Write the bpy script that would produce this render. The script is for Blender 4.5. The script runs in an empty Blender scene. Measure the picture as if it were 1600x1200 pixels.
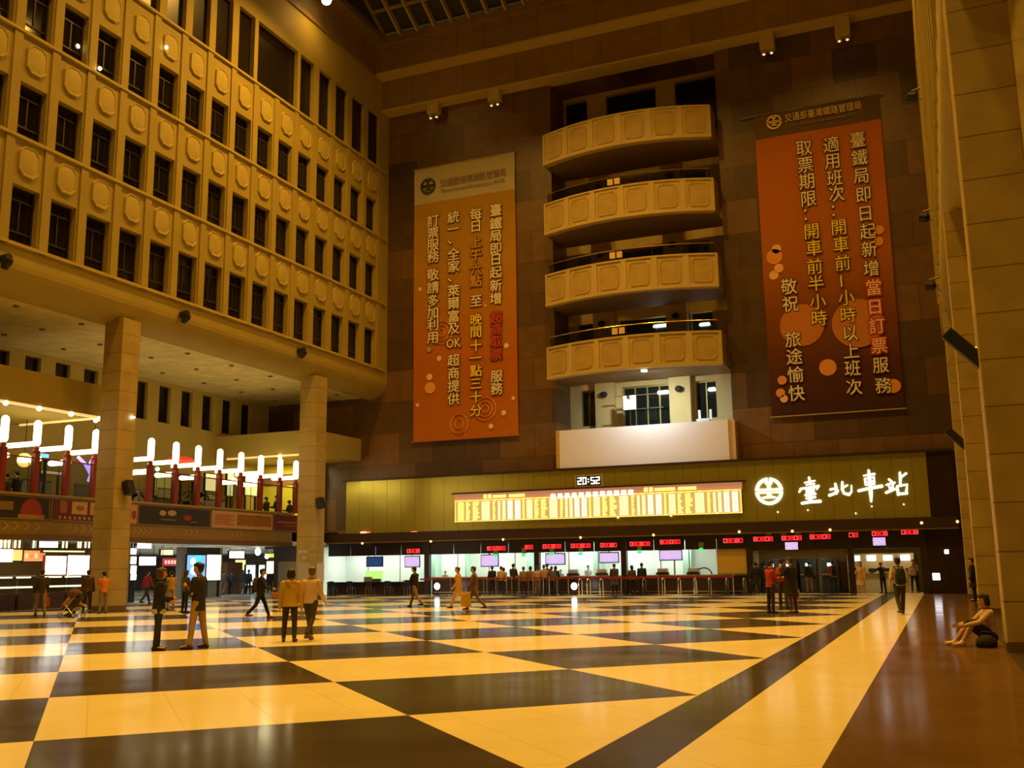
import bpy, bmesh, math, random
from mathutils import Vector, Matrix
random.seed(7)
SC = bpy.context.scene
COL = SC.collection
PI = math.pi

# ---------------------------------------------------------------- camera
CAM_H = 1.55
YAW, PITCH, ROLL, FPX = 0.3956, 0.1803, -0.0130, 1576.3
_f = Vector((-math.sin(YAW)*math.cos(PITCH), math.cos(YAW)*math.cos(PITCH), math.sin(PITCH)))
_r0 = Vector((math.cos(YAW), math.sin(YAW), 0.0))
_u0 = _r0.cross(_f)
_r = _r0*math.cos(ROLL) + _u0*math.sin(ROLL)
_u = _r.cross(_f)
cd = bpy.data.cameras.new('camera'); cam = bpy.data.objects.new('camera', cd); COL.objects.link(cam)
cd.sensor_width = 36.0; cd.lens = FPX/1600.0*36.0; cd.clip_end = 400.0
cam.matrix_world = Matrix(((_r.x,_u.x,-_f.x,0.0),(_r.y,_u.y,-_f.y,0.0),(_r.z,_u.z,-_f.z,CAM_H),(0,0,0,1)))
SC.camera = cam

def ray(px, py):
    return _r*((px-800)/FPX) - _u*((py-600)/FPX) + _f
def on_y(px, py, Y):
    d = ray(px, py); t = Y/d.y
    return Vector((d.x*t, Y, CAM_H + d.z*t))
def on_x(px, py, X):
    d = ray(px, py); t = X/d.x
    return Vector((X, d.y*t, CAM_H + d.z*t))
def on_floor(px, py, z=0.0):
    d = ray(px, py); t = (z-CAM_H)/d.z
    return Vector((d.x*t, d.y*t, z))

# ---------------------------------------------------------------- world, lamps of the hall, exposure
W = bpy.data.worlds.new('hall_ambient'); SC.world = W; W.use_nodes = True
bg = W.node_tree.nodes['Background']; bg.inputs[0].default_value = (1.0, 0.62, 0.20, 1); bg.inputs[1].default_value = 0.035  # amber fill added for the light bounced by the unseen hall
SC.view_settings.view_transform = 'Standard'; SC.view_settings.look = 'None'
SC.view_settings.exposure = 0.0; SC.view_settings.gamma = 1.0; SC.view_settings.use_curve_mapping = False

SODIUM = (1.0, 0.52, 0.08)
def area(name, loc, size, power, color, aim=(0,0,-1), sizey=None, spread=PI):
    l = bpy.data.lights.new(name, 'AREA'); l.energy = power; l.color = color; l.spread = spread
    if sizey: l.shape = 'RECTANGLE'; l.size = size; l.size_y = sizey
    else: l.shape = 'DISK'; l.size = size
    o = bpy.data.objects.new(name, l); COL.objects.link(o); o.location = loc
    o.rotation_euler = Vector(aim).to_track_quat('-Z', 'Y').to_euler()
    return o
for ly, pw in ((4, 590), (14, 640), (24, 680), (33, 690), (42, 1300)):
    for lx in (-26, -15, -4):
        area('hall_ceiling_lamp', (lx, ly, 35.5), 1.4, pw*(1.55 if lx < -20 and ly > 40 else 0.86 if lx < -20 else 1.0), SODIUM, spread=2.35 if ly > 40 else 2.0 if lx < -20 else 1.5)

# ---------------------------------------------------------------- materials
def nodes_of(m):
    m.use_nodes = True
    nt = m.node_tree
    return nt, nt.nodes['Principled BSDF']
_mats = {}
def mat(name, col, rough=0.6, metal=0.0, emit=None, strength=0.0, var=0.0, vscale=3.0, bump=0.0, bscale=20.0, spec=0.5, coat=0.0, two=None):
    if name in _mats: return _mats[name]
    m = bpy.data.materials.new(name); nt, b = nodes_of(m)
    b.inputs['Base Color'].default_value = (*col, 1); b.inputs['Roughness'].default_value = rough
    b.inputs['Metallic'].default_value = metal; b.inputs['Specular IOR Level'].default_value = spec
    if coat: b.inputs['Coat Weight'].default_value = coat; b.inputs['Coat Roughness'].default_value = 0.1
    if emit: b.inputs['Emission Color'].default_value = (*emit, 1); b.inputs['Emission Strength'].default_value = strength
    if var or bump:
        tc = nt.nodes.new('ShaderNodeTexCoord')
    if var:
        n = nt.nodes.new('ShaderNodeTexNoise'); n.inputs['Scale'].default_value = vscale; n.inputs['Detail'].default_value = 5
        nt.links.new(tc.outputs['Object'], n.inputs['Vector'])
        r = nt.nodes.new('ShaderNodeMapRange'); r.inputs[1].default_value = 0.3; r.inputs[2].default_value = 0.7
        nt.links.new(n.outputs['Fac'], r.inputs[0])
        mx = nt.nodes.new('ShaderNodeMix'); mx.data_type = 'RGBA'
        c2 = two if two else tuple(c*(1-var) for c in col)
        mx.inputs['A'].default_value = (*c2, 1); mx.inputs['B'].default_value = (*col, 1)
        nt.links.new(r.outputs[0], mx.inputs['Factor']); nt.links.new(mx.outputs['Result'], b.inputs['Base Color'])
    if bump:
        n = nt.nodes.new('ShaderNodeTexNoise'); n.inputs['Scale'].default_value = bscale; n.inputs['Detail'].default_value = 2
        nt.links.new(tc.outputs['Object'], n.inputs['Vector'])
        bp = nt.nodes.new('ShaderNodeBump'); bp.inputs['Strength'].default_value = bump; bp.inputs['Distance'].default_value = 0.05
        nt.links.new(n.outputs['Fac'], bp.inputs['Height']); nt.links.new(bp.outputs[0], b.inputs['Normal'])
    _mats[name] = m
    return m
def glow(name, col, strength):
    return mat(name, tuple(min(1, c) for c in col), 0.5, emit=col, strength=strength)
def glass(name, tint=(0.8, 0.85, 0.8), clear=0.8, rough=0.05):
    if name in _mats: return _mats[name]
    m = bpy.data.materials.new(name); nt, b = nodes_of(m)
    b.inputs['Base Color'].default_value = (0.02, 0.02, 0.02, 1); b.inputs['Roughness'].default_value = rough
    t = nt.nodes.new('ShaderNodeBsdfTransparent'); t.inputs[0].default_value = (*tint, 1)
    mx = nt.nodes.new('ShaderNodeMixShader'); mx.inputs[0].default_value = clear
    out = nt.nodes['Material Output']
    nt.links.new(b.outputs[0], mx.inputs[1]); nt.links.new(t.outputs[0], mx.inputs[2]); nt.links.new(mx.outputs[0], out.inputs[0])
    _mats[name] = m
    return m

class NX:                                            # small helper that writes shader arithmetic
    def __init__(s, nt): s.nt = nt
    def m(s, op, a, b=None):
        n = s.nt.nodes.new('ShaderNodeMath'); n.operation = op
        for i, v in enumerate((a, b)):
            if v is None: continue
            if isinstance(v, (int, float)): n.inputs[i].default_value = v
            else: s.nt.links.new(v, n.inputs[i])
        return n.outputs[0]
    def mix(s, f, a, b):
        n = s.nt.nodes.new('ShaderNodeMix'); n.data_type = 'RGBA'
        for k, v in (('Factor', f), ('A', a), ('B', b)):
            if isinstance(v, (int, float)): n.inputs[k].default_value = v
            elif isinstance(v, tuple): n.inputs[k].default_value = (*v, 1)
            else: s.nt.links.new(v, n.inputs[k])
        return n.outputs['Result']

# floor: diagonal chequer of cream and black stone, a black stripe, a cream strip and a brown strip along the right side
TS, TX, TY = 3.6603, -8.0434, 7.4350
FL = bpy.data.materials.new('polished_stone_floor'); nt, b = nodes_of(FL); q = NX(nt)
geo = nt.nodes.new('ShaderNodeNewGeometry'); sp = nt.nodes.new('ShaderNodeSeparateXYZ'); nt.links.new(geo.outputs['Position'], sp.inputs[0])
fx, fy = sp.outputs[0], sp.outputs[1]
dx, dy = q.m('SUBTRACT', fx, TX), q.m('SUBTRACT', fy, TY)
fu = q.m('DIVIDE', q.m('ADD', dx, dy), TS*2**.5); fv = q.m('DIVIDE', q.m('SUBTRACT', dy, dx), TS*2**.5)
par = q.m('FLOORED_MODULO', q.m('ADD', q.m('FLOOR', fu), q.m('FLOOR', fv)), 2.0)
nz = nt.nodes.new('ShaderNodeTexNoise'); nz.inputs['Scale'].default_value = 0.9; nz.inputs['Detail'].default_value = 6
nt.links.new(geo.outputs['Position'], nz.inputs['Vector'])
cream = q.mix(nz.outputs['Fac'], (0.69, 0.605, 0.32), (0.83, 0.74, 0.405))
black = q.mix(nz.outputs['Fac'], (0.045, 0.036, 0.026), (0.085, 0.072, 0.052))
brown = q.mix(nz.outputs['Fac'], (0.10, 0.054, 0.016), (0.165, 0.092, 0.030))
grey = q.mix(nz.outputs['Fac'], (0.42, 0.41, 0.37), (0.55, 0.53, 0.48))
c = q.mix(par, cream, black)
c = q.mix(q.m('GREATER_THAN', fx, -2.867), c, black)
c = q.mix(q.m('GREATER_THAN', fx, -2.19), c, cream)
c = q.mix(q.m('GREATER_THAN', fx, -0.99), c, brown)
c = q.mix(q.m('GREATER_THAN', fx, 0.93), c, black)
c = q.mix(q.m('LESS_THAN', fx, -37.0), c, grey)
# thin joints between the slabs of each square
def joint(v, n):
    fr = q.m('FRACT', q.m('MULTIPLY', v, n))
    return q.m('LESS_THAN', q.m('ABSOLUTE', q.m('SUBTRACT', fr, 0.5)), 0.0045*n/2)
jn = q.m('MULTIPLY', q.m('MAXIMUM', joint(fu, 4.0), joint(fv, 4.0)), 0.16)
c = q.mix(jn, c, (0.05, 0.03, 0.01))
nt.links.new(c, b.inputs['Base Color']); b.inputs['Specular IOR Level'].default_value = 0.0
gl = nt.nodes.new('ShaderNodeBsdfGlossy'); lw = nt.nodes.new('ShaderNodeLayerWeight'); ms = nt.nodes.new('ShaderNodeMixShader')
nt.links.new(q.m('ADD', q.m('MULTIPLY', q.m('POWER', lw.outputs['Facing'], 12.5), 0.68), 0.03), ms.inputs[0])
nt.links.new(b.outputs[0], ms.inputs[1]); nt.links.new(gl.outputs[0], ms.inputs[2]); nt.links.new(ms.outputs[0], nt.nodes['Material Output'].inputs[0])
rr = nt.nodes.new('ShaderNodeMapRange'); rr.inputs[1].default_value = 0.35; rr.inputs[2].default_value = 0.65; rr.inputs[3].default_value = 0.10; rr.inputs[4].default_value = 0.15
nt.links.new(nz.outputs['Fac'], rr.inputs[0]); nt.links.new(rr.outputs[0], gl.inputs['Roughness'])

def granite(name, c1, c2, mort, bw, bh, rough=0.45, axis='XZ', off=0.5):
    m = bpy.data.materials.new(name); nt, b = nodes_of(m)
    g = nt.nodes.new('ShaderNodeNewGeometry'); s = nt.nodes.new('ShaderNodeSeparateXYZ'); nt.links.new(g.outputs['Position'], s.inputs[0])
    cb = nt.nodes.new('ShaderNodeCombineXYZ')
    nt.links.new(s.outputs[0 if axis[0] == 'X' else 1], cb.inputs[0]); nt.links.new(s.outputs['XYZ'.index(axis[1])], cb.inputs[1])
    br = nt.nodes.new('ShaderNodeTexBrick'); nt.links.new(cb.outputs[0], br.inputs['Vector'])
    br.inputs['Color1'].default_value = (*c1, 1); br.inputs['Color2'].default_value = (*c2, 1); br.inputs['Mortar'].default_value = (*mort, 1)
    br.offset = off; br.inputs['Scale'].default_value = 1.0; br.inputs['Mortar Size'].default_value = 0.012; br.inputs['Brick Width'].default_value = bw; br.inputs['Row Height'].default_value = bh
    n = nt.nodes.new('ShaderNodeTexNoise'); n.inputs['Scale'].default_value = 1.3; n.inputs['Detail'].default_value = 7
    nt.links.new(g.outputs['Position'], n.inputs['Vector'])
    mx = nt.nodes.new('ShaderNodeMix'); mx.data_type = 'RGBA'; mx.blend_type = 'MULTIPLY'; mx.inputs['Factor'].default_value = 0.55
    nt.links.new(br.outputs['Color'], mx.inputs['A']); nt.links.new(n.outputs['Color'], mx.inputs['B'])
    mr = nt.nodes.new('ShaderNodeMapRange'); mr.inputs[1].default_value = .3; mr.inputs[2].default_value = .7; mr.inputs[3].default_value = .55; mr.inputs[4].default_value = 1.0
    nt.links.new(n.outputs['Fac'], mr.inputs[0]); nt.links.new(mr.outputs[0], mx.inputs['B'])
    nt.links.new(mx.outputs['Result'], b.inputs['Base Color']); b.inputs['Roughness'].default_value = rough
    _mats[name] = m
    return m
BROWN_WALL = granite('brown_granite', (0.22, 0.115, 0.033), (0.080, 0.046, 0.020), (0.03, 0.018, 0.01), 2.35, 2.05, 0.38)
STONE = mat('beige_stone', (0.44, 0.335, 0.062), 0.7, var=0.12, vscale=0.6)
STONE_L = mat('pale_stone', (0.54, 0.42, 0.095), 0.7, var=0.10, vscale=1.2)
COLSTONE = granite('column_stone', (0.56, 0.42, 0.12), (0.51, 0.38, 0.11), (0.22, 0.14, 0.04), 4.0, 0.86, 0.5, 'XZ')
COLSTONE_Y = granite('column_stone_side', (0.56, 0.42, 0.12), (0.51, 0.38, 0.11), (0.22, 0.14, 0.04), 4.0, 0.86, 0.5, 'YZ')
PLASTER = granite('soffit_plaster', (0.85, 0.75, 0.32), (0.83, 0.73, 0.30), (0.40, 0.31, 0.10), 4.2, 1.9, 0.8, 'XY', 0.0)
FASCIA_BR = granite('cornice_panel', (0.34, 0.20, 0.05), (0.29, 0.17, 0.045), (0.10, 0.05, 0.015), 1.9, 9.0, 0.6, 'XZ', 0.0)
FASCIA_LIP = mat('cornice_lip', (0.60, 0.46, 0.13), 0.6, var=0.1, vscale=0.7)
DARK_METAL = mat('dark_frame', (0.055, 0.040, 0.025), 0.45, 0.3)
WIN_GLASS = mat('dark_window_glass', (0.012, 0.010, 0.008), 0.08, spec=0.35)
BLACK = mat('black_plastic', (0.015, 0.014, 0.013), 0.5)
STEEL = mat('brushed_steel', (0.62, 0.58, 0.50), 0.25, 1.0)
WHITE = mat('white_paint', (0.85, 0.86, 0.84), 0.6)
# ---------------------------------------------------------------- mesh helpers
def tag(o, label=None, cat=None, group=None, kind=None):
    if label: o['label'] = label
    if cat: o['category'] = cat
    if group: o['group'] = group
    if kind: o['kind'] = kind
    return o
def empty(name, loc, label=None, cat=None, group=None, kind=None):
    o = bpy.data.objects.new(name, None); COL.objects.link(o); o.location = loc; o.empty_display_size = 0.2
    return tag(o, label, cat, group, kind)
def world_loc(o):
    v = Vector((0, 0, 0))
    while o: v += Vector(o.location); o = o.parent
    return v
def put(name, me, m, parent=None, smooth=False, origin=None, bevel=0.0):
    """link a mesh given in world coordinates; its origin becomes the parent's or its own base"""
    if parent is not None: org = world_loc(parent)
    elif origin is not None: org = Vector(origin)
    else:
        vs = me.vertices
        xs = [v.co.x for v in vs]; ys = [v.co.y for v in vs]; zs = [v.co.z for v in vs]
        org = Vector(((min(xs)+max(xs))/2, (min(ys)+max(ys))/2, min(zs)))
    me.transform(Matrix.Translation(-org))
    if m is not None: me.materials.append(m)
    if smooth:
        for p in me.polygons: p.use_smooth = True
    o = bpy.data.objects.new(name, me); COL.objects.link(o)
    if parent is not None: o.parent = parent
    else: o.location = org
    if bevel:
        md = o.modifiers.new('bevel', 'BEVEL'); md.width = bevel; md.segments = 2; md.limit_method = 'ANGLE'
    return o
class MB:
    def __init__(s): s.bm = bmesh.new()
    def box(s, x0, x1, y0, y1, z0, z1):
        v = [s.bm.verts.new((x, y, z)) for x in (x0, x1) for y in (y0, y1) for z in (z0, z1)]
        for f in ((0,1,3,2), (4,6,7,5), (0,4,5,1), (2,3,7,6), (0,2,6,4), (1,5,7,3)): s.bm.faces.new([v[i] for i in f])
        return s
    def poly(s, pts, ext):
        """closed outline pts extruded by vector ext"""
        e = Vector(ext)
        a = [s.bm.verts.new(p) for p in pts]; b = [s.bm.verts.new(Vector(p)+e) for p in pts]; n = len(pts)
        s.bm.faces.new(a[::-1]); s.bm.faces.new(b)
        for i in range(n): s.bm.faces.new((a[i], a[(i+1) % n], b[(i+1) % n], b[i]))
        return s
    def loft(s, rings, seg=12, side=None, caps=True):
        """rings: (centre, rx, ry); a closed tube with rounded ends"""
        P = [Vector(r[0]) for r in rings]; loops = []
        n = len(P)
        for i in range(n):
            d = (P[min(i+1, n-1)] - P[max(i-1, 0)]).normalized()
            sd = Vector(side) if side else (Vector((1, 0, 0)) if abs(d.x) < 0.8 else Vector((0, 1, 0)))
            sd = (sd - d*sd.dot(d)).normalized(); t = d.cross(sd)
            rx, ry = rings[i][1], rings[i][2] if len(rings[i]) > 2 else rings[i][1]
            loops.append([s.bm.verts.new(P[i] + sd*(rx*math.cos(2*PI*k/seg)) + t*(ry*math.sin(2*PI*k/seg))) for k in range(seg)])
        for a, b in zip(loops, loops[1:]):
            for k in range(seg): s.bm.faces.new((a[k], a[(k+1) % seg], b[(k+1) % seg], b[k]))
        if caps: s.bm.faces.new(loops[0][::-1]); s.bm.faces.new(loops[-1])
        return s
    def limb(s, pts, radii, seg=10, side=None, flat=1.0):
        """tapered limb through pts with hemispherical ends"""
        P = [Vector(p) for p in pts]; r = list(radii)
        d0 = (P[1]-P[0]).normalized(); d1 = (P[-1]-P[-2]).normalized()
        R = [(P[0]-d0*r[0]*c, r[0]*k, r[0]*k*flat) for c, k in ((0.95, 0.3), (0.6, 0.8))]
        R += [(p, a, a*flat) for p, a in zip(P, r)]
        R += [(P[-1]+d1*r[-1]*c, r[-1]*k, r[-1]*k*flat) for c, k in ((0.6, 0.8), (0.95, 0.3))]
        return s.loft(R, seg, side)
    def tube(s, pts, r, seg=8): return s.loft([(p, r) for p in pts], seg)
    def ball(s, c, r, seg=12, rings=8, squash=(1, 1, 1)):
        m = Matrix.Translation(c) @ Matrix.Diagonal((*[r*k for k in squash], 1))
        bmesh.ops.create_uvsphere(s.bm, u_segments=seg, v_segments=rings, radius=1.0, matrix=m); return s
    def mesh(s, name):
        bmesh.ops.recalc_face_normals(s.bm, faces=s.bm.faces)
        me = bpy.data.meshes.new(name); s.bm.to_mesh(me); s.bm.free(); return me
    def build(s, name, m, parent=None, smooth=False, bevel=0.0, origin=None): return put(name, s.mesh(name), m, parent, smooth, origin, bevel)
def box(name, m, x0, x1, y0, y1, z0, z1, parent=None, bevel=0.0):
    return MB().box(x0, x1, y0, y1, z0, z1).build(name, m, parent, bevel=bevel)
def children(o): return [c for c in bpy.data.objects if c.parent == o]
def copy_tree(o, loc=None, label=None, group=None, parent=None):
    c = o.copy(); COL.objects.link(c)
    if parent is not None: c.parent = parent
    if loc is not None: c.location = loc
    if label: c['label'] = label
    if group: c['group'] = group
    for ch in list(o.children): copy_tree(ch, parent=c)
    return c
_dg = None
def baked(o):
    """the evaluated mesh of a temporary object, which is then removed"""
    dg = bpy.context.evaluated_depsgraph_get(); dg.update()
    me = bpy.data.meshes.new_from_object(o.evaluated_get(dg))
    d = o.data; bpy.data.objects.remove(o)
    if isinstance(d, bpy.types.Mesh): bpy.data.meshes.remove(d)
    else: bpy.data.curves.remove(d)
    me.materials.clear(); return me
def text_mesh(body, offset=0.0, extrude=0.0, shear=0.0):
    cu = bpy.data.curves.new('lettering', 'FONT'); cu.body = body; cu.size = 1.0; cu.offset = offset; cu.extrude = extrude; cu.resolution_u = 2; cu.shear = shear
    o = bpy.data.objects.new('lettering', cu); COL.objects.link(o)
    return baked(o)
def bounds(me):
    xs = [v.co.x for v in me.vertices]; ys = [v.co.y for v in me.vertices]
    return min(xs), max(xs), min(ys), max(ys)
def joined(meshes, name):
    bm = bmesh.new()
    for me in meshes: bm.from_mesh(me); bpy.data.meshes.remove(me)
    out = bpy.data.meshes.new(name); bm.to_mesh(out); bm.free(); return out
def thick(me, r, n):
    """widen a character by r: n copies of it set round a circle, joined"""
    bm = bmesh.new()
    for k in range(n):
        c = me.copy(); c.transform(Matrix.Translation((r*math.cos(2*PI*k/n+.4), r*math.sin(2*PI*k/n+.4), k*0.035))); bm.from_mesh(c); bpy.data.meshes.remove(c)
    bm.to_mesh(me); bm.free()
def glyph(ch, x, y, z, w, h, offset=0.0, depth=0.02, fit=False):
    """one character standing on the plane y, centred at x, z; reads towards -Y"""
    me = text_mesh(ch, 0.0, 0.5)
    if offset: thick(me, offset, 4 if offset < .03 else 10)
    if fit:
        a, b_, c_, d = bounds(me); sx, sz = w/(b_-a), h/(d-c_); ox, oz = (a+b_)/2, (c_+d)/2
    else: sx, sz, ox, oz = w, h, 0.5, 0.38
    M = Matrix(((sx, 0, 0, x-ox*sx), (0, 0, -depth, y), (0, sz, 0, z-oz*sz), (0, 0, 0, 1)))
    me.transform(M); return me
def line_text(body, x, y, z, h, w=None, offset=0.0, depth=0.02, parent=None, m=None, name='lettering', tilt=0.0):
    """a line of writing centred at x, z on the plane y"""
    me = text_mesh(body, offset, 0.5); a, b_, c_, d = bounds(me)
    s = h/(d-c_); sx = w/(b_-a) if w else s
    M = Matrix(((sx, 0, 0, x-(a+b_)/2*sx), (0, 0, -depth, y), (0, s, 0, z-(c_+d)/2*s), (0, 0, 0, 1)))
    me.transform(M); return put(name, me, m, parent)
# ---------------------------------------------------------------- the hall: floor, walls, cornice, skylight
XL, XR, YW = -32.73, 0.92, 57.0          # left facade, right facade, front (ticket) wall
S = 'structure'
m_ = MB(); v = [m_.bm.verts.new(p) for p in ((-95, -6, 0), (7, -6, 0), (7, 90, 0), (-95, 90, 0))]; m_.bm.faces.new(v)
tag(put('floor', m_.mesh('floor'), FL, origin=(0, 0, 0)), kind=S)

def grid_wall(name, us, zs, holes, depth, at, parent=None, m=STONE, origin=None):
    """one connected wall sheet over the lines us, zs with openings; at(u, z, d) gives a point d behind the face"""
    bm = bmesh.new(); V = {}
    def vert(u, z, d=0.0):
        k = (round(u, 4), round(z, 4), round(d, 4))
        if k not in V: V[k] = bm.verts.new(at(u, z, d))
        return V[k]
    for i in range(len(us)-1):
        for j in range(len(zs)-1):
            cu, cz = (us[i]+us[i+1])/2, (zs[j]+zs[j+1])/2
            if any(h[0] < cu < h[1] and h[2] < cz < h[3] for h in holes): continue
            bm.faces.new((vert(us[i], zs[j]), vert(us[i+1], zs[j]), vert(us[i+1], zs[j+1]), vert(us[i], zs[j+1])))
    for a, b_, c_, d in holes:
        q_ = [(a, c_), (b_, c_), (b_, d), (a, d)]
        for k in range(4):
            p0, p1 = q_[k], q_[(k+1) % 4]
            bm.faces.new((vert(*p0), vert(*p1), vert(*p1, depth), vert(*p0, depth)))
    bmesh.ops.recalc_face_normals(bm, faces=bm.faces)
    me = bpy.data.meshes.new(name); bm.to_mesh(me); bm.free()
    return tag(put(name, me, m, parent, origin=origin), kind=S if parent is None else None)
_nwin = [0]
def window(at, u0, u1, z0, z1, d, style, m_frame=DARK_METAL, m_pane=WIN_GLASS):
    """a window set d behind the face: outer frame, bars and a dark pane"""
    _nwin[0] += 1
    c0 = at((u0+u1)/2, z0, d)
    w = empty('window_%d' % _nwin[0], c0, kind=S)
    f = 0.07
    def bar(mb, ua, ub, za, zb, da=-0.06, db=0.04):
        P = [at(ua, za, d+da), at(ub, zb, d+db)]
        mb.box(*sorted((P[0][0], P[1][0])), *sorted((P[0][1], P[1][1])), za, zb)
    mb = MB(); H = z1-z0
    bar(mb, u0, u0+f, z0, z1); bar(mb, u1-f, u1, z0, z1); bar(mb, u0+f, u1-f, z0, z0+f); bar(mb, u0+f, u1-f, z1-f, z1)
    mb.build('window_frame', m_frame, w)
    if style == 'office':
        mb = MB(); bar(mb, u0+f, u1-f, z0+H*0.76, z0+H*0.76+0.08, -0.04, 0.03); mb.build('transom', m_frame, w)
        mb = MB(); bar(mb, u0+f, u1-f, z0+H*0.20, z0+H*0.20+0.08, -0.04, 0.03); mb.build('sill_bar', m_frame, w)
        um = (u0+u1)/2
        mb = MB(); bar(mb, um-0.035, um+0.035, z0+H*0.20+0.08, z0+H*0.76, -0.04, 0.03); mb.build('mullion', m_frame, w)
    mb = MB(); bar(mb, u0+f, u1-f, z0+f, z1-f, 0.0, 0.02); mb.build('pane', m_pane, w)
    return w

# --- left facade: three rows of office windows, a row of tall dark panels, medallions between the rows
at_left = lambda u, z, d: (XL-d, u, z)
bays = [14.0+1.907*k+0.01 for k in range(23)]          # left edge of each opening; the ninth stands at 31.16
bays = [31.16+1.912*(k-9) for k in range(23)]
bays = [y for y in bays if y+1.32 < 56.2]
ROWS = ((14.48, 16.82), (18.93, 21.17), (23.40, 25.66))
PANELS = [(37.13, 38.42), (38.9, 40.2), (40.74, 42.1), (42.42, 46.18), (46.48, 47.86), (48.45, 49.77), (50.31, 51.7), (52.24, 53.72), (54.24, 55.72)]
y_ = 37.13
while y_ > 15: y_ -= 1.83; PANELS.insert(0, (y_, y_+1.33))
PZ = (28.15, 31.8)
holes = [(y, y+1.32, a, b_) for y in bays for a, b_ in ROWS] + [(a, b_, *PZ) for a, b_ in PANELS]
us = sorted({12.0, YW} | {h[0] for h in holes} | {h[1] for h in holes}); zs = sorted({13.6, 36.6} | {h[2] for h in holes} | {h[3] for h in holes})
WL = grid_wall('wall_left', us, zs, holes, 0.36, at_left, origin=(XL, 34, 13.6))
# rounded foot of the facade
prof = [(XL-1.3*(1-math.cos(a)), 13.6-1.05*math.sin(a)) for a in [PI/2*k/8 for k in range(9)]]
m_ = MB(); m_.poly([(x, 12.0, z) for x, z in prof] + [(XL-1.3, 12.0, 13.6)], (0, YW-12.0, 0)); tag(m_.build('wall_left_foot', STONE, smooth=False), kind=S)
for y in bays:
    for a, b_ in ROWS: window(at_left, y, y+1.32, a, b_, 0.34, 'office')
for a, b_ in PANELS: window(at_left, a, b_, *PZ, 0.30, 'plain', m_pane=mat('dark_louvre_glass', (0.022, 0.014, 0.008), 0.3, var=0.4, vscale=14))
for y in bays + [bays[-1]+1.912]:
    if y-0.58 < 56: box('pilaster', STONE, XL-0.02, XL+0.07, y-0.50, y-0.09, 14.3, 28.0, WL)
for z in (14.36, 18.80, 23.27, 28.02):
    box('sill', STONE_L, XL-0.02, XL+0.12, 12.0, 56.6, z-0.06, z+0.06, WL)
def octagon(cx, cz, hw, hh, ch, at, d0, d1):
    o = [(-hw, -hh+ch), (-hw+ch, -hh), (hw-ch, -hh), (hw, -hh+ch), (hw, hh-ch), (hw-ch, hh), (-hw+ch, hh), (-hw, hh-ch)]
    bm = bmesh.new(); rings = []
    for k, (s_, d) in enumerate(((1, d0), (0.97, d1), (0.90, d1), (0.86, d1-0.025), (0.80, d1-0.025), (0.6, d1-0.01), (0.3, d1))):
        rings.append([bm.verts.new(at(cx+a*s_, cz+c_*s_, -d)) for a, c_ in o])
    for r0, r1 in zip(rings, rings[1:]):
        for k in range(8): bm.faces.new((r0[k], r0[(k+1) % 8], r1[(k+1) % 8], r1[k]))
    bm.faces.new(rings[-1])
    bmesh.ops.recalc_face_normals(bm, faces=bm.faces)
    me = bpy.data.meshes.new('medallion'); bm.to_mesh(me); bm.free(); return me
for y in bays:
    for zc in (17.88, 22.30, 26.80):
        put('medallion', octagon(y+0.66, zc, 0.50, 0.64, 0.25, at_left, -0.01, 0.09), STONE_L, WL)

# --- right facade, mirrored, seen almost edge on
at_right = lambda u, z, d: (XR+d, u, z)
rb = [31.16+1.912*(k-9) for k in range(23)]; rb = [y for y in rb if 21 < y and y+1.32 < 56.2]
rh = [(y, y+1.32, a, b_) for y in rb for a, b_ in ROWS]
us = sorted({19.0, YW} | {h[0] for h in rh} | {h[1] for h in rh}); zs = sorted({13.6, 36.6} | {h[2] for h in rh} | {h[3] for h in rh})
WR = grid_wall('wall_right', us, zs, rh, 0.36, at_right, origin=(XR, 34, 13.6))
for y in rb: box('pilaster', STONE, XR-0.10, XR+0.02, y-0.50, y-0.09, 14.3, 28.0, WR)
for y, c_ in ((h[0], h) for h in rh): 
    box('window_backing', WIN_GLASS, XR+0.33, XR+0.36, c_[0], c_[1], c_[2], c_[3], WR)
prof = [(XR+1.3*(1-math.cos(a)), 13.6-1.05*math.sin(a)) for a in [PI/2*k/8 for k in range(9)]]
m_ = MB(); m_.poly([(x, 19.0, z) for x, z in prof] + [(XR+1.3, 19.0, 13.6)], (0, YW-19.0, 0)); tag(m_.build('wall_right_foot', STONE), kind=S)
tag(box('wall_right_arcade', STONE_L, 6.0, 6.3, 4, YW+3, 0, 13), kind=S)
tag(box('ceiling_right_arcade', PLASTER, XR+0.9, 6.2, 4, YW, 12.62, 12.8), kind=S)

# --- front wall of brown granite with the balcony recess
RX0, RX1, RY = -20.9, -10.28, 59.6
at_front = lambda u, z, d: (u, YW+d, z)
grid_wall('wall_front', [-42.0, RX0, RX1, 6.0], [3.0, 7.0, 32.3], [(RX0, RX1, 7.0, 32.3)], RY-YW, at_front, m=BROWN_WALL, origin=(-18, YW, 3))
# recess back wall with two pilasters and the windows of each floor
at_rec = lambda u, z, d: (u, RY-0.02+d, z)
REC = []
FL_Z = (7.9, 12.45, 16.95, 21.45)
for k, zb in enumerate(FL_Z):
    a = 10.2 if k == 0 else zb+1.6
    t = 12.5 if k == 0 else zb+4.3
    REC += [(-20.25, -19.2, a, t), (-17.5, -14.42, a-(0.3 if k == 0 else 0), t), (-12.95, -11.65, a, t)]
TOPW = [(-21.0+0.2, -19.25, 28.3, 32.0), (-17.95, -14.6, 28.3, 32.0), (-13.35, -10.5, 28.3, 32.0)]
hs = REC+TOPW
us = sorted({RX0, RX1} | {h[0] for h in hs} | {h[1] for h in hs}); zs = sorted({7.0, 32.3} | {h[2] for h in hs} | {h[3] for h in hs})
RECSTONE = mat('recess_stone', (0.62, 0.47, 0.18), 0.7, var=0.15, vscale=0.8)
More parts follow.
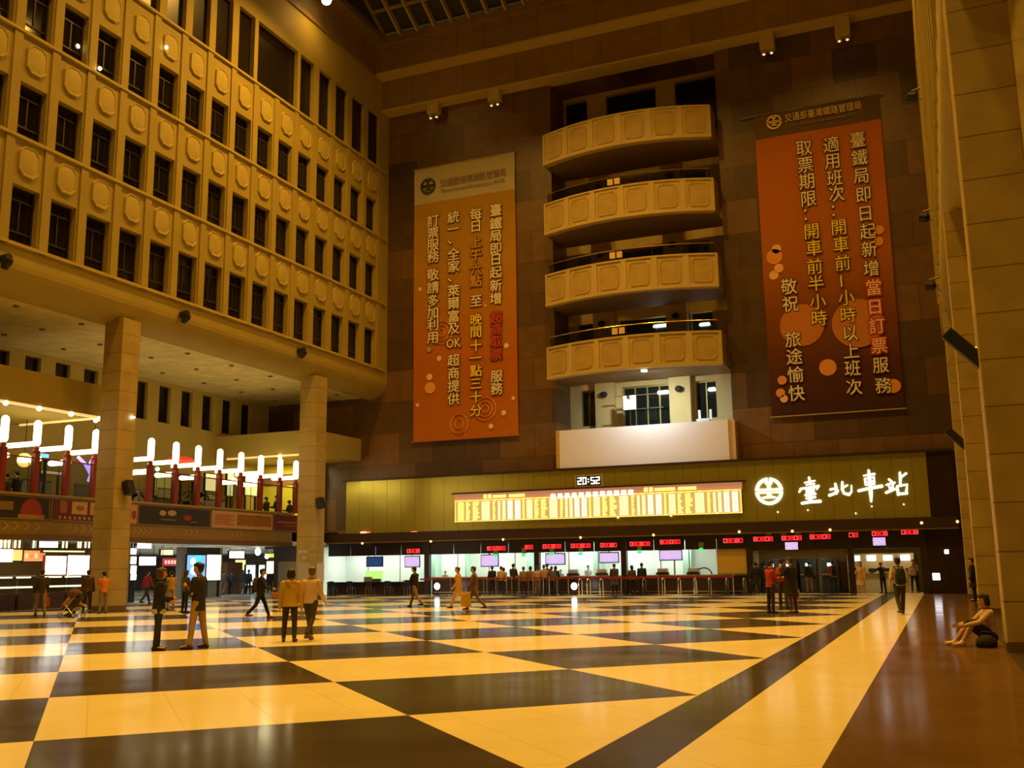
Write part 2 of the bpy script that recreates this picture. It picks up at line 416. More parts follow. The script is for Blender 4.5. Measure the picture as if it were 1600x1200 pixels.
grid_wall('wall_recess', us, zs, hs, 0.4, at_rec, m=RECSTONE, origin=(-15.6, RY, 7))
GREENGLASS = mat('office_glass', (0.012, 0.016, 0.014), 0.06, spec=0.6)
OLIVE = mat('olive_window_frame', (0.34, 0.29, 0.07), 0.4, 0.4)
for k, h in enumerate(REC):
    wn = window(at_rec, *h, 0.36, 'plain', m_frame=OLIVE if k < 3 else DARK_METAL, m_pane=GREENGLASS if k < 6 else WIN_GLASS)
    u0, u1, a, t = h; n = 3 if u1-u0 > 2 else 1
    for j in range(1, n+1):
        x = u0+(u1-u0)*j/(n+1)
        box('mullion', OLIVE if k < 3 else DARK_METAL, x-0.04, x+0.04, RY+0.28, RY+0.36, a+.07, t-.07, wn)
for h in TOPW: window(at_rec, *h, 0.36, 'plain')
for x0, x1 in ((-19.08, -17.85), (-14.4, -13.1)):
    tag(box('trim_%d' % (1 if x0 < -18 else 2), RECSTONE, x0, x1, RY-0.55, RY, 7.0, 28.0), kind=S)
# white office lamps behind the lower recess windows (lit ceiling lamps inside)
# --- stepped cornice over the front wall
def slab(name, m, *b): return tag(box(name, m, *b), kind=S)
slab('trim_3', FASCIA_LIP, -33.2, XR+0.5, 56.0, YW+0.3, 32.2, 32.34)
slab('trim_4', FASCIA_BR, -33.2, XR+0.5, 56.02, YW+0.3, 32.34, 34.4)
slab('trim_5', FASCIA_LIP, -33.2, XR+0.5, 55.0, YW+0.3, 34.4, 34.54)
slab('trim_6', FASCIA_BR, -33.2, XR+0.5, 55.02, YW+0.3, 34.54, 36.5)
slab('trim_7', FASCIA_BR, -33.2, XR+0.5, 54.8, 55.1, 36.42, 37.05)
slab('trim_8', FASCIA_BR, XL-0.3, XL+0.12, 12, 55.0, 34.42, 36.6)
slab('trim_9', mat('skylight_curb', (0.20, 0.13, 0.05), 0.6), XL-0.3, XL+0.9, 12, 54.9, 36.5, 36.95)
# --- skylight: sloping rafters, purlins and dark glass
SLOPE = 0.5
m_glass = mat('night_skylight_glass', (0.055, 0.055, 0.035), 0.3, spec=0.3)
sky = empty('ceiling_skylight', (-16, 50, 36.85), kind=S)
RAF = mat('rafter_metal', (0.46, 0.36, 0.15), 0.5, var=0.1)
x = XL+0.75
while x < XR:
    MB().poly([(x-0.07, 54.95, 36.75), (x+0.07, 54.95, 36.75), (x+0.07, 54.95, 37.25), (x-0.07, 54.95, 37.25)], (0, -14.0, 14.0*SLOPE)).build('rafter', RAF, sky)
    x += 1.28
for k in range(1, 6):
    y = 54.9-k*1.75; z = 36.85+k*1.75*SLOPE
    box('purlin', RAF, XL+0.7, XR, y-0.05, y+0.05, z+0.05, z+0.25, sky)
MB().poly([(XL-0.2, 55.0, 37.3), (XR+0.3, 55.0, 37.3), (XR+0.3, 41.0, 44.3), (XL-0.2, 41.0, 44.3)], (0, 0.03, 0.06)).build('glazing', m_glass, sky)
MB().poly([(XL+0.75, 54.9, 36.9), (XL+0.75, 41, 36.9), (XL+0.75, 41, 43.9)], (0.06, 0, 0)).build('gable', m_glass, sky)
tag(box('ceiling', PLASTER, XL-1, XR+1, -4, 41.0, 44.3, 44.6), kind=S)

# --- square stone columns of the arcades
def column(x0, x1, y0, y1, label, h=12.75):
    c_ = empty('column', ((x0+x1)/2, (y0+y1)/2, 0), label, 'column', 'square stone columns of the hall')
    MB().box(x0, x1, y0, y1, 0.16, h).build('shaft', COLSTONE, c_, bevel=0.02)
    box('plinth', mat('column_plinth', (0.17, 0.10, 0.035), 0.4), x0-0.02, x1+0.02, y0-0.02, y1+0.02, 0.0, 0.16, c_)
    return c_
C1 = column(-33.79, XL, 33.62, 34.70, 'square beige stone column at left with dark loudspeaker, beside the food poster')
C2 = column(-33.87, XL, 48.92, 50.0, 'square beige stone column beside the ticket hall with white notices low down')
C3 = column(XR, XR+1.08, 19.9, 20.95, 'large square stone column at right edge beside the seated person')
C4 = column(XR, XR+1.06, 34.2, 35.2, 'far right stone column with long black loudspeaker behind the seated person')
C5 = column(XR, XR+1.06, 48.9, 49.95, 'most distant right stone column next to the dark glossy wall')

# --- left arcade: soffit, back wall with small windows, end wall, upper galleries
slab('ceiling_left_arcade', PLASTER, -42.1, -33.7, 12, YW, 12.72, 12.9)
at_back = lambda u, z, d: (-42.0-d, u, z)
bw = [46.3+1.93*k for k in range(-15, 5)]
bh = [(y, y+0.98, 10.3, 12.5) for y in bw]
us = sorted({12.0, YW} | {h[0] for h in bh} | {h[1] for h in bh})
grid_wall('wall_arcade', us, [4.7, 10.3, 12.5, 12.75], bh, 0.3, at_back, m=STONE_L, origin=(-42, 34, 4.7))
for h in bh: window(at_back, *h, 0.28, 'plain')
# upper gallery blocks with lit undersides
slab('wall_gallery_near', STONE, -42.0, -35.0, 12.0, 34.88, 8.58, 10.05)
slab('wall_gallery_far', STONE_L, -42.0, -34.6, 51.5, YW, 8.55, 10.0)
LED_STRIP = glow('warm_edge_strip', (1.0, 0.72, 0.26), 0.75)
LAMP_W = glow('warm_lamp', (1.0, 0.86, 0.55), 9.0)
slab('trim_10', LED_STRIP, -35.12, -34.98, 14.0, 34.9, 8.50, 8.60)
slab('trim_11', LED_STRIP, -40.0, -35.0, 34.82, 34.92, 8.50, 8.60)
slab('trim_12', LED_STRIP, -41.0, -34.7, 51.42, 51.52, 8.46, 8.56)

for i, x in enumerate((-35.2, -37.6, -40.0)):
    for j in range(9):
        y = 26.5+j*3.55
        o = MB().loft([((x, y, 12.66), .13), ((x, y, 12.72), .13)], 12).build('recessed_lamp', mat('unlit_lamp', (.20, .15, .06), .5)); tag(o, 'small unlit round lamp recessed in the pale arcade soffit', 'lamp', 'unlit lamps of the arcade soffit')
# ---------------------------------------------------------------- curved balconies in the recess
PAR = mat('parapet_stone', (0.62, 0.47, 0.16), 0.65, var=0.12, vscale=1.0)
PARP = mat('parapet_panel_stone', (0.55, 0.39, 0.11), 0.7, var=0.18, vscale=1.6)
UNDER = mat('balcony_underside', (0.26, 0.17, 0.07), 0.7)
BX0, BX1, BYE, BYM = -20.98, -10.42, 55.65, 54.5
_hw = (BX1-BX0)/2; _sg = BYE-BYM; _R = (_hw*_hw+_sg*_sg)/(2*_sg); _cx = (BX0+BX1)/2; _cy = BYM+_R; _am = math.asin(_hw/_R)
def arc(t, off=0.0):
    """t in -1..1 along the curved front; off metres towards the wall"""
    a = t*_am; return (_cx+(_R-off)*math.sin(a), _cy-(_R-off)*math.cos(a))
RAILGLASS = glass('rail_glass', (0.75, 0.75, 0.68), 0.86)
HAND = mat('brass_rail', (0.62, 0.42, 0.15), 0.22, 0.9)
NAMES = ('lowest curved stone balcony, over the white screen', 'second lowest curved stone balcony with glass rail', 'third curved stone balcony up, with glass rail and small notices', 'topmost curved stone balcony, below the cornice')
for k, (z0, z1) in enumerate(((12.62, 14.57), (17.12, 19.12), (21.65, 23.65), (26.17, 28.18))):
    B = empty('balcony', (_cx, YW, z0), NAMES[k], 'balcony', 'curved balconies over the ticket hall')
    N = 24
    def strip(off0, off1, za, zb, t0=-1.0, t1=1.0, n=N):
        bm = MB(); L = []
        for i in range(n+1):
            t = t0+(t1-t0)*i/n
            x0, y0 = arc(t, off0); x1, y1 = arc(t, off1)
            L.append([bm.bm.verts.new(p) for p in ((x0, y0, za), (x0, y0, zb), (x1, y1, zb), (x1, y1, za))])
        for a, b_ in zip(L, L[1:]):
            for j in range(4): bm.bm.faces.new((a[j], a[(j+1) % 4], b_[(j+1) % 4], b_[j]))
        bm.bm.faces.new(L[0]); bm.bm.faces.new(L[-1][::-1])
        return bm
    strip(0.10, 0.32, z0+0.12, z1-0.02).build('parapet', PAR, B)
    strip(0.02, 0.40, z1-0.10, z1).build('coping', PAR, B)
    strip(0.0, 0.45, z0, z0+0.17).build('rim', PAR, B)
    for i in range(7):
        t = -1+2*i/6; w_ = 0.030
        strip(0.03, 0.12, z0+0.17, z1-0.10, max(-1, t-w_), min(1, t+w_), 2).build('pier', PAR, B)
    for i in range(6):
        ta, tb = -1+2*i/6+0.055, -1+2*(i+1)/6-0.055
        tc_ = (ta+tb)/2; ht = (tb-ta)/2; zc = (z0+z1)/2+0.02; hh = (z1-z0)/2-0.27
        o = [(-1, -.72), (-.76, -1), (.76, -1), (1, -.72), (1, .72), (.76, 1), (-.76, 1), (-1, .72)]
        bm = bmesh.new(); rings = []
        for s_, off in ((1, 0.11), (1, 0.055), (0.88, 0.055), (0.84, 0.085), (0.45, 0.08)):
            rings.append([bm.verts.new((*arc(tc_+a*ht*s_, off), zc+c_*hh*s_)) for a, c_ in o])
        for r0, r1 in zip(rings, rings[1:]):
            for j in range(8): bm.faces.new((r0[j], r0[(j+1) % 8], r1[(j+1) % 8], r1[j]))
        bm.faces.new(rings[-1]); bmesh.ops.recalc_face_normals(bm, faces=bm.faces)
        me = bpy.data.meshes.new('panel'); bm.to_mesh(me); bm.free(); put('panel', me, PARP, B)
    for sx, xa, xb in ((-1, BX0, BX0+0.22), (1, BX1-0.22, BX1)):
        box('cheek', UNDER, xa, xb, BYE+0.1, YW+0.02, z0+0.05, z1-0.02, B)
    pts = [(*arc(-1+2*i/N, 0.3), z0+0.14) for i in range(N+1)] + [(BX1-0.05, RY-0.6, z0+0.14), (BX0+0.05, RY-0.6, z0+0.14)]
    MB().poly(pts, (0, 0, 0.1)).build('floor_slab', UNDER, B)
    if k < 3:
        strip(0.20, 0.22, z1, z1+0.62, -0.97, 0.97).build('glass_rail', RAILGLASS, B)
        MB().tube([(*arc(-0.97+1.94*i/N, 0.21), z1+0.64) for i in range(N+1)], 0.035).build('handrail', HAND, B)
        for i in range(7):
            x, y = arc(-0.94+1.88*i/6, 0.24); MB().tube([(x, y, z1-0.1), (x, y, z1+0.62)], 0.02, 6).build('post', HAND, B)
        nt_ = MB()
        for t in (-0.125, -0.045):
            x, y = arc(t, 0.185); nt_.box(x-0.17, x+0.17, y-0.01, y+0.01, z1+0.16, z1+0.54)
        nt_.build('notice', mat('cream_reflection', (0.85, 0.62, 0.32), 0.6), B)  # cream pair standing in for box-shaped reflections in the rail glass
    else:
        for i in range(4):
            zz = z1+0.35+0.32*i
            MB().tube([(BX0+0.3, 58.6, zz), (BX1-0.2, 58.6, zz)], 0.02, 6).build('rail_bar', STEEL, B)
        for x in (-19.6, -17.2, -15.2, -12.9, -11.3): MB().tube([(x, 58.6, z0+0.24), (x, 58.6, z1+1.35)], 0.025, 6).build('post', STEEL, B)
# small lamps on the balcony handrail level (reflected bulbs are left to the glass); white downlight under the lowest balcony
dl = empty('downlight', (-14.85, 55.2, 12.5), 'round white downlight under the lowest curved balcony', 'lamp')
MB().loft([((-14.85, 55.2, 12.5), 0.17), ((-14.85, 55.2, 12.62), 0.19)], 16).build('lens', glow('cool_lamp', (0.92, 0.97, 1.0), 14.0), dl)
MB().loft([((-14.85, 55.2, 12.58), 0.23), ((-14.85, 55.2, 12.68), 0.23)], 16).build('ring', STEEL, dl)
area('downlight_beam', (-14.85, 55.25, 12.45), 0.3, 430, (0.85, 0.95, 1.0), aim=(0.0, 0.35, -1))

# the white screen that hides the lowest floor's parapet
P_ = empty('parapet_screen', (-15.4, 56.2, 7.3), 'wide white screen below the lowest balcony with beige edges', 'screen')
box('sheet', mat('white_sheet', (0.80, 0.78, 0.76), 0.75), -20.44, -10.42, 56.16, 56.26, 7.29, 9.56, P_)
box('edge_strip', mat('beige_edge', (0.60, 0.42, 0.20), 0.7), -20.68, -20.44, 56.2, YW-.02, 7.29, 9.56, P_)
box('edge_strip', mat('beige_edge', (0.60, 0.42, 0.20), 0.7), -10.42, -10.05, 56.2, YW-.02, 7.29, 9.56, P_)

# goods on the lowest floor behind the screen: a wheeled lectern-like board on steel legs and a white chair
bd = empty('notice_board', (-16.45, 57.6, 9.4), 'white board on thin steel legs behind the white screen', 'board')
box('board', WHITE, -16.85, -16.08, 57.58, 57.64, 10.75, 11.6, bd)
for x in (-16.78, -16.45, -16.12): MB().tube([(x, 57.65, 8.3), (x, 57.65, 10.8)], 0.025, 6).build('leg', STEEL, bd)
MB().ball((-16.5, 57.57, 11.5), 0.14, squash=(1, .35, 1)).build('lamp_head', STEEL, bd)
for z in (10.8, 11.65):
    r_ = MB().tube([(-17.5, 57.9, z), (-14.5, 57.9, z)], 0.03, 6).build('rail', STEEL)
    tag(r_, 'upper steel safety rail across the lowest recess window' if z > 11 else 'lower steel safety rail across the lowest recess window', 'rail', 'steel rails behind the white screen')
ch = empty('chair', (-12.1, 57.9, 9.1), 'white chair showing over the right end of the white screen', 'chair')
box('seat', WHITE, -12.5, -11.75, 57.6, 58.2, 9.75, 9.9, ch)
for x in (-12.48, -11.83): box('backrest_post', WHITE, x, x+0.14, 58.1, 58.2, 9.3, 10.5, ch)
for x in (-12.42, -11.9):
    for y in (57.66, 58.06): MB().tube([(x, y, 8.3), (x, y, 9.75)], 0.03, 6).build('leg', WHITE, ch)
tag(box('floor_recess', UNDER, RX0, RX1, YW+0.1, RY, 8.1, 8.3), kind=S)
# lit ceiling lamps inside the offices of the lower recess floors
for (x, z, w_, lab) in ((-14.95, 16.2, 0.75, 'bright tube lamp behind the second floor middle window'), (-12.2, 16.0, 0.5, 'bright tube lamp behind the second floor right window'), (-14.95, 12.0, 0.55, 'bright lamp behind the lowest middle window of the recess'), (-11.95, 11.95, 0.3, 'small bright lamp behind the lowest right window of the recess')):
    o = empty('tube_lamp', (x, RY+0.2, z), lab, 'lamp', 'office lamps in the recess')
    MB().limb([(x-w_/2, RY+0.2, z), (x+w_/2, RY+0.2, z)], [0.09, 0.09], 10).build('tube', glow('cool_tube', (0.9, 1.0, 0.97), 6.0), o)
    box('housing', WHITE, x-w_/2-.05, x+w_/2+.05, RY+0.18, RY+0.28, z+0.10, z+0.15, o)
# little dark loudspeakers at the pilaster heads
for k, zb in enumerate((12.35, 16.85, 21.35, 25.85)):
    for x, nm in ((-18.45, 'left'), (-13.75, 'right')):
        fl_ = ('lowest', 'second', 'third', 'top')[k]
        o = MB().ball((x, RY-0.75, zb-0.35), 0.24, 10, 8, (1, .8, .8)).build('loudspeaker', BLACK); tag(o, 'small round black loudspeaker on the %s pilaster under the %s balcony' % (nm, fl_), 'loudspeaker', 'loudspeakers under the balconies')
# ---------------------------------------------------------------- golden sign band over the ticket counters
GY = 56.0
GOLD = mat('bronze_gold_cladding', (0.55, 0.49, 0.08), 0.25, 0.65, bump=0.34, bscale=0.75)
DK = mat('dark_bronze', (0.055, 0.028, 0.014), 0.35, 0.2)
DKW = mat('dark_header', (0.030, 0.016, 0.010), 0.3)
GF = empty('sign_fascia', (-17.5, 56.3, 3.8), 'long golden metal fascia carrying the departure board and station name', 'fascia')
x = -35.05
while x < -0.45:
    x1 = min(x+0.985, -0.36)
    box('cladding_panel', GOLD, x, x1, GY, GY+0.06, 3.82, 7.14, GF); x += 1.0
box('core', DK, -35.05, 1.0, GY+0.05, YW+0.05, 3.8, 7.16, GF)
box('dark_end_panel', mat('dark_gloss', (0.035, 0.018, 0.010), 0.15), -0.35, 0.9, GY-0.01, GY+0.06, 3.82, 7.14, GF, )
box('cap', DK, -35.3, 0.9, GY-0.14, YW, 7.14, 7.28, GF)
LN = empty('lintel', (-17.5, 56.2, 3.2), 'dark brown lintel beam under the golden fascia', 'lintel')
box('beam', DK, -36.6, 0.9, GY-0.35, YW+0.3, 3.2, 3.82, LN)
box('edge_trim', mat('bronze_trim', (0.30, 0.2, 0.06), 0.35, 0.6), -36.6, 0.9, GY-0.37, GY-0.34, 3.2, 3.26, LN)
# small lamps on the fascia foot and the lintel
for px, py in ((787,813),(965,809),(1048,806),(1121,802),(1215,800),(1262,797),(1337,802),(1362,791),(1412,788)):
    p = on_y(px, py, GY-0.12)
    o = MB().ball(p, 0.036, 8, 6).build('bulb', glow('warm_bulb', (1.0, 0.8, 0.5), 4.0)); tag(o, 'tiny warm bulb along the lower edge of the golden fascia', 'bulb', 'bulbs along the golden fascia')
for px in (568, 647, 717):
    p = on_y(px, 832, GY-0.2)
    o = MB().limb([p-Vector((.18, 0, 0)), p+Vector((.18, 0, 0))], [.06, .06], 8).build('indicator_lamp', glow('pink_lamp', (1.0, 0.25, 0.2), 3.0)); tag(o, 'small pinkish red lamp at the foot of the golden fascia', 'lamp', 'red lamps at the golden fascia')
for px, py in ((566,849),(673,846),(786,843),(907,840),(1021,836),(1155,831),(1238,830),(1440,817),(1297,828),(1496,815)):
    p = on_y(px, py, GY-0.42)
    o = MB().ball(p, 0.075, 8, 6).build('spotlight', glow('amber_bulb', (1.0, 0.68, 0.25), 1.6)); tag(o, 'small round amber spotlight on the dark lintel', 'spotlight', 'spotlights on the lintel')

# --- departure board
DBX0, DBX1, DBZ0, DBZ1 = -27.3, -9.8, 4.32, 6.02
DB = empty('departure_board', (-18.5, 55.9, DBZ0), 'long lit train departure board with yellow columns on the golden fascia', 'departure board')
box('case', mat('board_case', (0.20, 0.13, 0.06), 0.5), DBX0, DBX1, GY-0.10, GY, DBZ0, DBZ1-0.36, DB)
box('header_strip', mat('board_header', (0.72, 0.38, 0.24), 0.5, emit=(0.9, 0.42, 0.24), strength=0.32), DBX0, DBX1, GY-0.12, GY, DBZ1-0.38, DBZ1, DB)
box('hood', DK, DBX0-0.1, DBX1+0.25, GY-0.22, GY, DBZ1, DBZ1+0.09, DB)
Y1 = glow('led_yellow', (0.95, 0.92, 0.22), 1.1); Y2 = glow('led_pale', (0.98, 1.0, 0.50), 1.2); Y3 = glow('led_white', (1.0, 0.98, 0.88), 1.3); YF = glow('board_frame_lit', (1.0, 0.84, 0.16), 0.9)
ORB = mat('board_ground', (0.45, 0.30, 0.09), 0.5, emit=(1.0, 0.70, 0.24), strength=0.48)
GZ0, GZ1 = DBZ0+0.04, DBZ1-0.44
edges = [DBX0+0.06, DBX0+5.0, DBX0+8.35, DBX0+12.1, DBX1-0.04]
edges = [-27.24, -22.7, -18.55, -14.1, -9.84]
for a, b_ in zip(edges, edges[1:]):
    box('ground', ORB, a+.05, b_-.05, GY-0.112, GY-0.10, GZ0, GZ1, DB)
    fr = MB()
    for c_ in ((a, a+.06, GZ0, GZ1), (b_-.06, b_, GZ0, GZ1), (a, b_, GZ1, GZ1+.06), (a, b_, GZ0-.03, GZ0+.02)): fr.box(c_[0], c_[1], GY-0.13, GY-0.10, c_[2], c_[3])
    fr.build('frame', YF, DB)
# columns of lit text rows: (start, width, material) as fractions of a section
COLS = ((.05, .09, 2), (.17, .07, 1), (.27, .10, 1), (.40, .12, 2), (.56, .05, 1), (.635, .04, 2), (.70, .05, 2), (.775, .075, 3), (.88, .08, 3))
rnd = random.Random(3)
for si, (a, b_) in enumerate(zip(edges, edges[1:])):
    Ls = b_-a; rows = 9; rh = (GZ1-GZ0-0.10)/rows
    for s_, w_, k in COLS:
        mb = MB()
        for r in range(rows):
            z = GZ0+0.05+r*rh
            xx = a+Ls*s_; xe = xx+Ls*w_*(1 if k > 1 else rnd.uniform(.55, 1))
            n = max(1, int((xe-xx)/0.12))
            for j in range(n): mb.box(xx+j*(xe-xx)/n, xx+(j+.82)*(xe-xx)/n, GY-0.135, GY-0.118, z+rh*.12, z+rh*.86)
        mb.build('text_column', (Y1, Y2, Y3)[k-1] if not (si == 0 and s_ < .3) else Y1, DB)
    mb = MB()
    for s_ in (.06, .2, .3, .44, .57, .67, .8, .9): mb.box(a+Ls*s_, a+Ls*(s_+.05), GY-0.135, GY-0.115, GZ1+0.0, GZ1+0.055)
    mb.build('column_heading', Y1, DB)
for ca, cb in ((-25.3, -22.9), (-15.3, -12.6)):
    for x0 in (ca, ca+.3): box('title_character', Y1, x0, x0+.22, GY-.14, GY-.12, DBZ1-.33, DBZ1-.08, DB)
    x = ca+.62
    while x < cb:
        n = rnd.randint(5, 9); mb = MB()
        for j in range(n): mb.box(x, x+.13, GY-.14, GY-.12, DBZ1-.31, DBZ1-.13); x += .15
        mb.build('title_word', Y1, DB); x += .14
for i in range(12):
    px = 864+i*11.05; p = on_y(px, 775.5-i*.58, GY-.13)
    mb = MB(); mb.box(p.x-.145, p.x+.145, GY-.145, GY-.12, p.z-.14, p.z+.14); mb.build('title_character', glow('title_white', (1.0, 0.93, 0.9), 2.2), DB, bevel=0.05)

# --- clock reading 20:52
CK = empty('digital_clock', (-18.55, 55.9, 6.3), 'digital clock reading 20:52 above the departure board', 'clock')
box('case', mat('clock_case', (0.6, 0.45, 0.18), 0.4, 0.5), -19.42, -17.72, GY-.14, GY, 6.12, 6.84, CK)
box('face', BLACK, -19.32, -17.82, GY-.16, GY-.13, 6.2, 6.76, CK)
SEG = {'0': 'abcdef', '2': 'abged', '5': 'afgcd'}
CL = glow('clock_digit', (1.0, 1.0, 0.95), 4.0)
def digit(ch, x, z, w, h, t):
    mb = MB(); g = {'a': (x, x+w, z+h-t, z+h), 'g': (x, x+w, z+h/2-t/2, z+h/2+t/2), 'd': (x, x+w, z, z+t), 'f': (x, x+t, z+h/2, z+h), 'b': (x+w-t, x+w, z+h/2, z+h), 'e': (x, x+t, z, z+h/2), 'c': (x+w-t, x+w, z, z+h/2)}
    for s_ in SEG[ch]: mb.box(g[s_][0], g[s_][1], GY-.175, GY-.155, g[s_][2], g[s_][3])
    mb.build('digit', CL, CK)
for ch, x in zip('2052', (-19.25, -18.94, -18.44, -18.13)): digit(ch, x, 6.28, .225, .40, .045)
mb = MB()
for z in (6.38, 6.53): mb.box(-18.62, -18.56, GY-.175, GY-.155, z, z+.06)
mb.build('colon', CL, CK)

# --- round emblem: ring, rail head, bars and bowl
LIT = glow('lit_white_sign', (1.0, 0.98, 0.90), 1.7)
def emblem(cx, cz, R, y, m, parent, depth=0.08, name='emblem'):
    mb = MB()
    def band(a0, a1, r0, r1, n=24):
        pts = [(cx+R*r1*math.cos(a0+(a1-a0)*i/n), y, cz+R*r1*math.sin(a0+(a1-a0)*i/n)) for i in range(n+1)]
        pts += [(cx+R*r0*math.cos(a1-(a1-a0)*i/n), y, cz+R*r0*math.sin(a1-(a1-a0)*i/n)) for i in range(n+1)]
        mb.poly(pts, (0, -depth, 0))
    g = math.radians
    band(g(3), g(86), .77, 1); band(g(94), g(177), .77, 1); band(g(183), g(357), .77, 1)
    def P(*pts): mb.poly([(cx+a*R, y, cz+b_*R) for a, b_ in pts], (0, -depth, 0))
    P((-.86, .05), (.86, .05), (.86, .19), (-.86, .19))                  # upper bar
    P((-.12, .18), (.12, .18), (.12, .46), (.25, .52), (.25, .70), (-.25, .70), (-.25, .52), (-.12, .46))   # rail head
    P((-.86, -.04), (.86, -.04), (.86, -.15), (.15, -.15), (.15, -.34), (.50, -.42), (.50, -.52), (-.50, -.52), (-.50, -.42), (-.15, -.34), (-.15, -.15), (-.86, -.15))
    return mb.build(name, m, parent)
EM = emblem(-8.36, 5.46, 0.74, GY-0.02, LIT, None, 0.10, 'railway_emblem'); tag(EM, 'round glowing white railway emblem beside the departure board', 'emblem')

# --- station name in glowing brush writing, built stroke by stroke (each stroke: points with half widths)
def brush(name, strokes, cx, cz, w, h, y, m, parent):
    mb = MB()
    for st in strokes:
        P = [Vector((cx+(p[0]-.5)*w, y, cz+(p[1]-.5)*h)) for p in st]; r = [p[2]*w*1.0 for p in st]
        mb.limb(P, r, 8, side=(0, 1, 0))
    # flatten towards the wall
    me = mb.mesh(name)
    for v_ in me.vertices: v_.co.y = y + (v_.co.y-y)*0.35
    return put(name, me, m, parent, smooth=False)
NM = empty('station_name_sign', (-3.9, 55.95, 4.7), 'glowing white brush-written characters naming the station on the golden fascia', 'sign')
TAI = [[(.30,.80,.03),(.50,.83,.04),(.74,.86,.03)], [(.50,.98,.05),(.53,.78,.04)], [(.36,.72,.03),(.70,.75,.04)], [(.12,.58,.05),(.45,.62,.04),(.88,.66,.05)], [(.12,.58,.05),(.05,.47,.04)], [(.88,.66,.05),(.80,.54,.03)], [(.36,.55,.05),(.68,.57,.05)], [(.36,.46,.05),(.66,.47,.05)], [(.38,.55,.04),(.36,.40,.04)], [(.30,.34,.05),(.72,.38,.05)], [(.50,.38,.06),(.50,.10,.07)], [(.34,.22,.05),(.70,.26,.05)], [(.14,.05,.06),(.50,.09,.06),(.90,.10,.07)]]
BEI = [[(.30,.82,.05),(.34,.50,.06),(.32,.30,.06)], [(.08,.52,.05),(.34,.58,.05)], [(.02,.20,.06),(.18,.26,.06),(.40,.42,.04)], [(.60,.90,.05),(.58,.50,.06),(.64,.28,.06),(.85,.20,.07),(.96,.36,.04),(.97,.70,.03)], [(.60,.58,.04),(.80,.72,.04)]]
CHE = [[(.26,.84,.03),(.70,.88,.05)], [(.48,1.0,.05),(.50,.60,.07),(.50,.25,.08),(.49,.0,.04)], [(.30,.74,.04),(.32,.54,.04)], [(.30,.74,.04),(.68,.78,.05),(.66,.56,.05)], [(.34,.64,.03),(.64,.66,.04)], [(.32,.55,.04),(.66,.57,.04)], [(.02,.36,.06),(.40,.42,.06),(.96,.48,.07)], [(.24,.40,.05),(.70,.45,.05)]]
ZHAN = [[(.18,.74,.05),(.28,.66,.05)], [(.05,.52,.04),(.40,.60,.05)], [(.16,.46,.04),(.20,.34,.05)], [(.34,.56,.04),(.28,.34,.05)], [(.02,.20,.06),(.42,.34,.05)], [(.66,1.0,.05),(.66,.72,.06),(.64,.52,.05)], [(.66,.78,.04),(.92,.96,.05)], [(.50,.44,.05),(.52,.10,.06)], [(.50,.44,.05),(.92,.50,.06),(.86,.16,.06)], [(.52,.12,.05),(.88,.14,.06)]]
for nm, st, cx, cz, w_, h_ in (('character', TAI, -6.22, 5.40, 1.22, 1.45), ('character', BEI, -4.66, 5.40, 1.2, 0.95), ('character', CHE, -3.16, 5.52, 1.22, 1.62), ('character', ZHAN, -1.85, 5.52, 1.15, 1.25)):
    brush(nm, st, cx, cz, w_, h_, GY-0.06, LIT, NM)

# ---------------------------------------------------------------- ticket hall below the lintel
HZ0, HZ1 = 2.42, 3.22
# dark header glass in sections between posts
POSTS = (-36.5, -29.2, -21.95, -16.65, -9.6, -4.38, -0.85)
HB = empty('header_panel', (-18, 56.1, HZ0), 'dark brown glass header over the ticket windows', 'header')
for a, b_ in zip(POSTS, POSTS[1:]):
    n = max(1, round((b_-a)/1.85))
    for i in range(n): box('header_glass', DKW, a+(b_-a)*i/n+(.17 if i == 0 else .02), a+(b_-a)*(i+1)/n-(.17 if i == n-1 else .02), GY+.02, GY+.08, HZ0 if b_ < -9 else 2.30, 3.19, HB)
for i, x in enumerate(POSTS[1:]):
    o = box('pilaster_post', DKW, x-.16, x+.16, GY-.06, GY+.26, 0, 3.19)
    tag(o, ('dark post at the left end of the queue, near the walking man in black', 'dark post behind the middle of the ticket queue', 'dark post beside the long haired woman at the counter', 'dark post right of the yellow roller blind', 'dark post between the two banks of ticket machines', 'dark post at the edge of the dark glossy wall')[i], 'post', 'dark posts of the ticket counter')
# ticket office behind the counter: white room with lit ceiling panels
OW = mat('office_white', (0.86, 0.90, 0.86), 0.7)
slab('wall_office_back', OW, -36.9, -9.6, 59.0, 59.1, 0, 3.3)
slab('wall_office_left', OW, -37.0, -36.9, 56.2, 59.1, 0, 3.3)
slab('wall_office_right', OW, -11.45, -11.4, 56.6, 59.1, 0, 3.3)
slab('ceiling_office', OW, -37.0, -9.5, 56.4, 59.1, 3.0, 3.1)
for x in range(-35, -11, 3):
    area('office_ceiling_panel', (x, 57.7, 2.98), 2.0, 66, (0.90, 1.0, 0.92), sizey=0.8)
for x, w_ in ((-30.0, .5), (-27.6, .1), (-23.4, .1), (-19.0, .4), (-13.55, .5)):
    slab('wall_office_pier', mat('mint_partition', (0.50, 0.74, 0.60), 0.7), x-w_/2, x+w_/2, 58.2, 58.9, 0, 3.0)
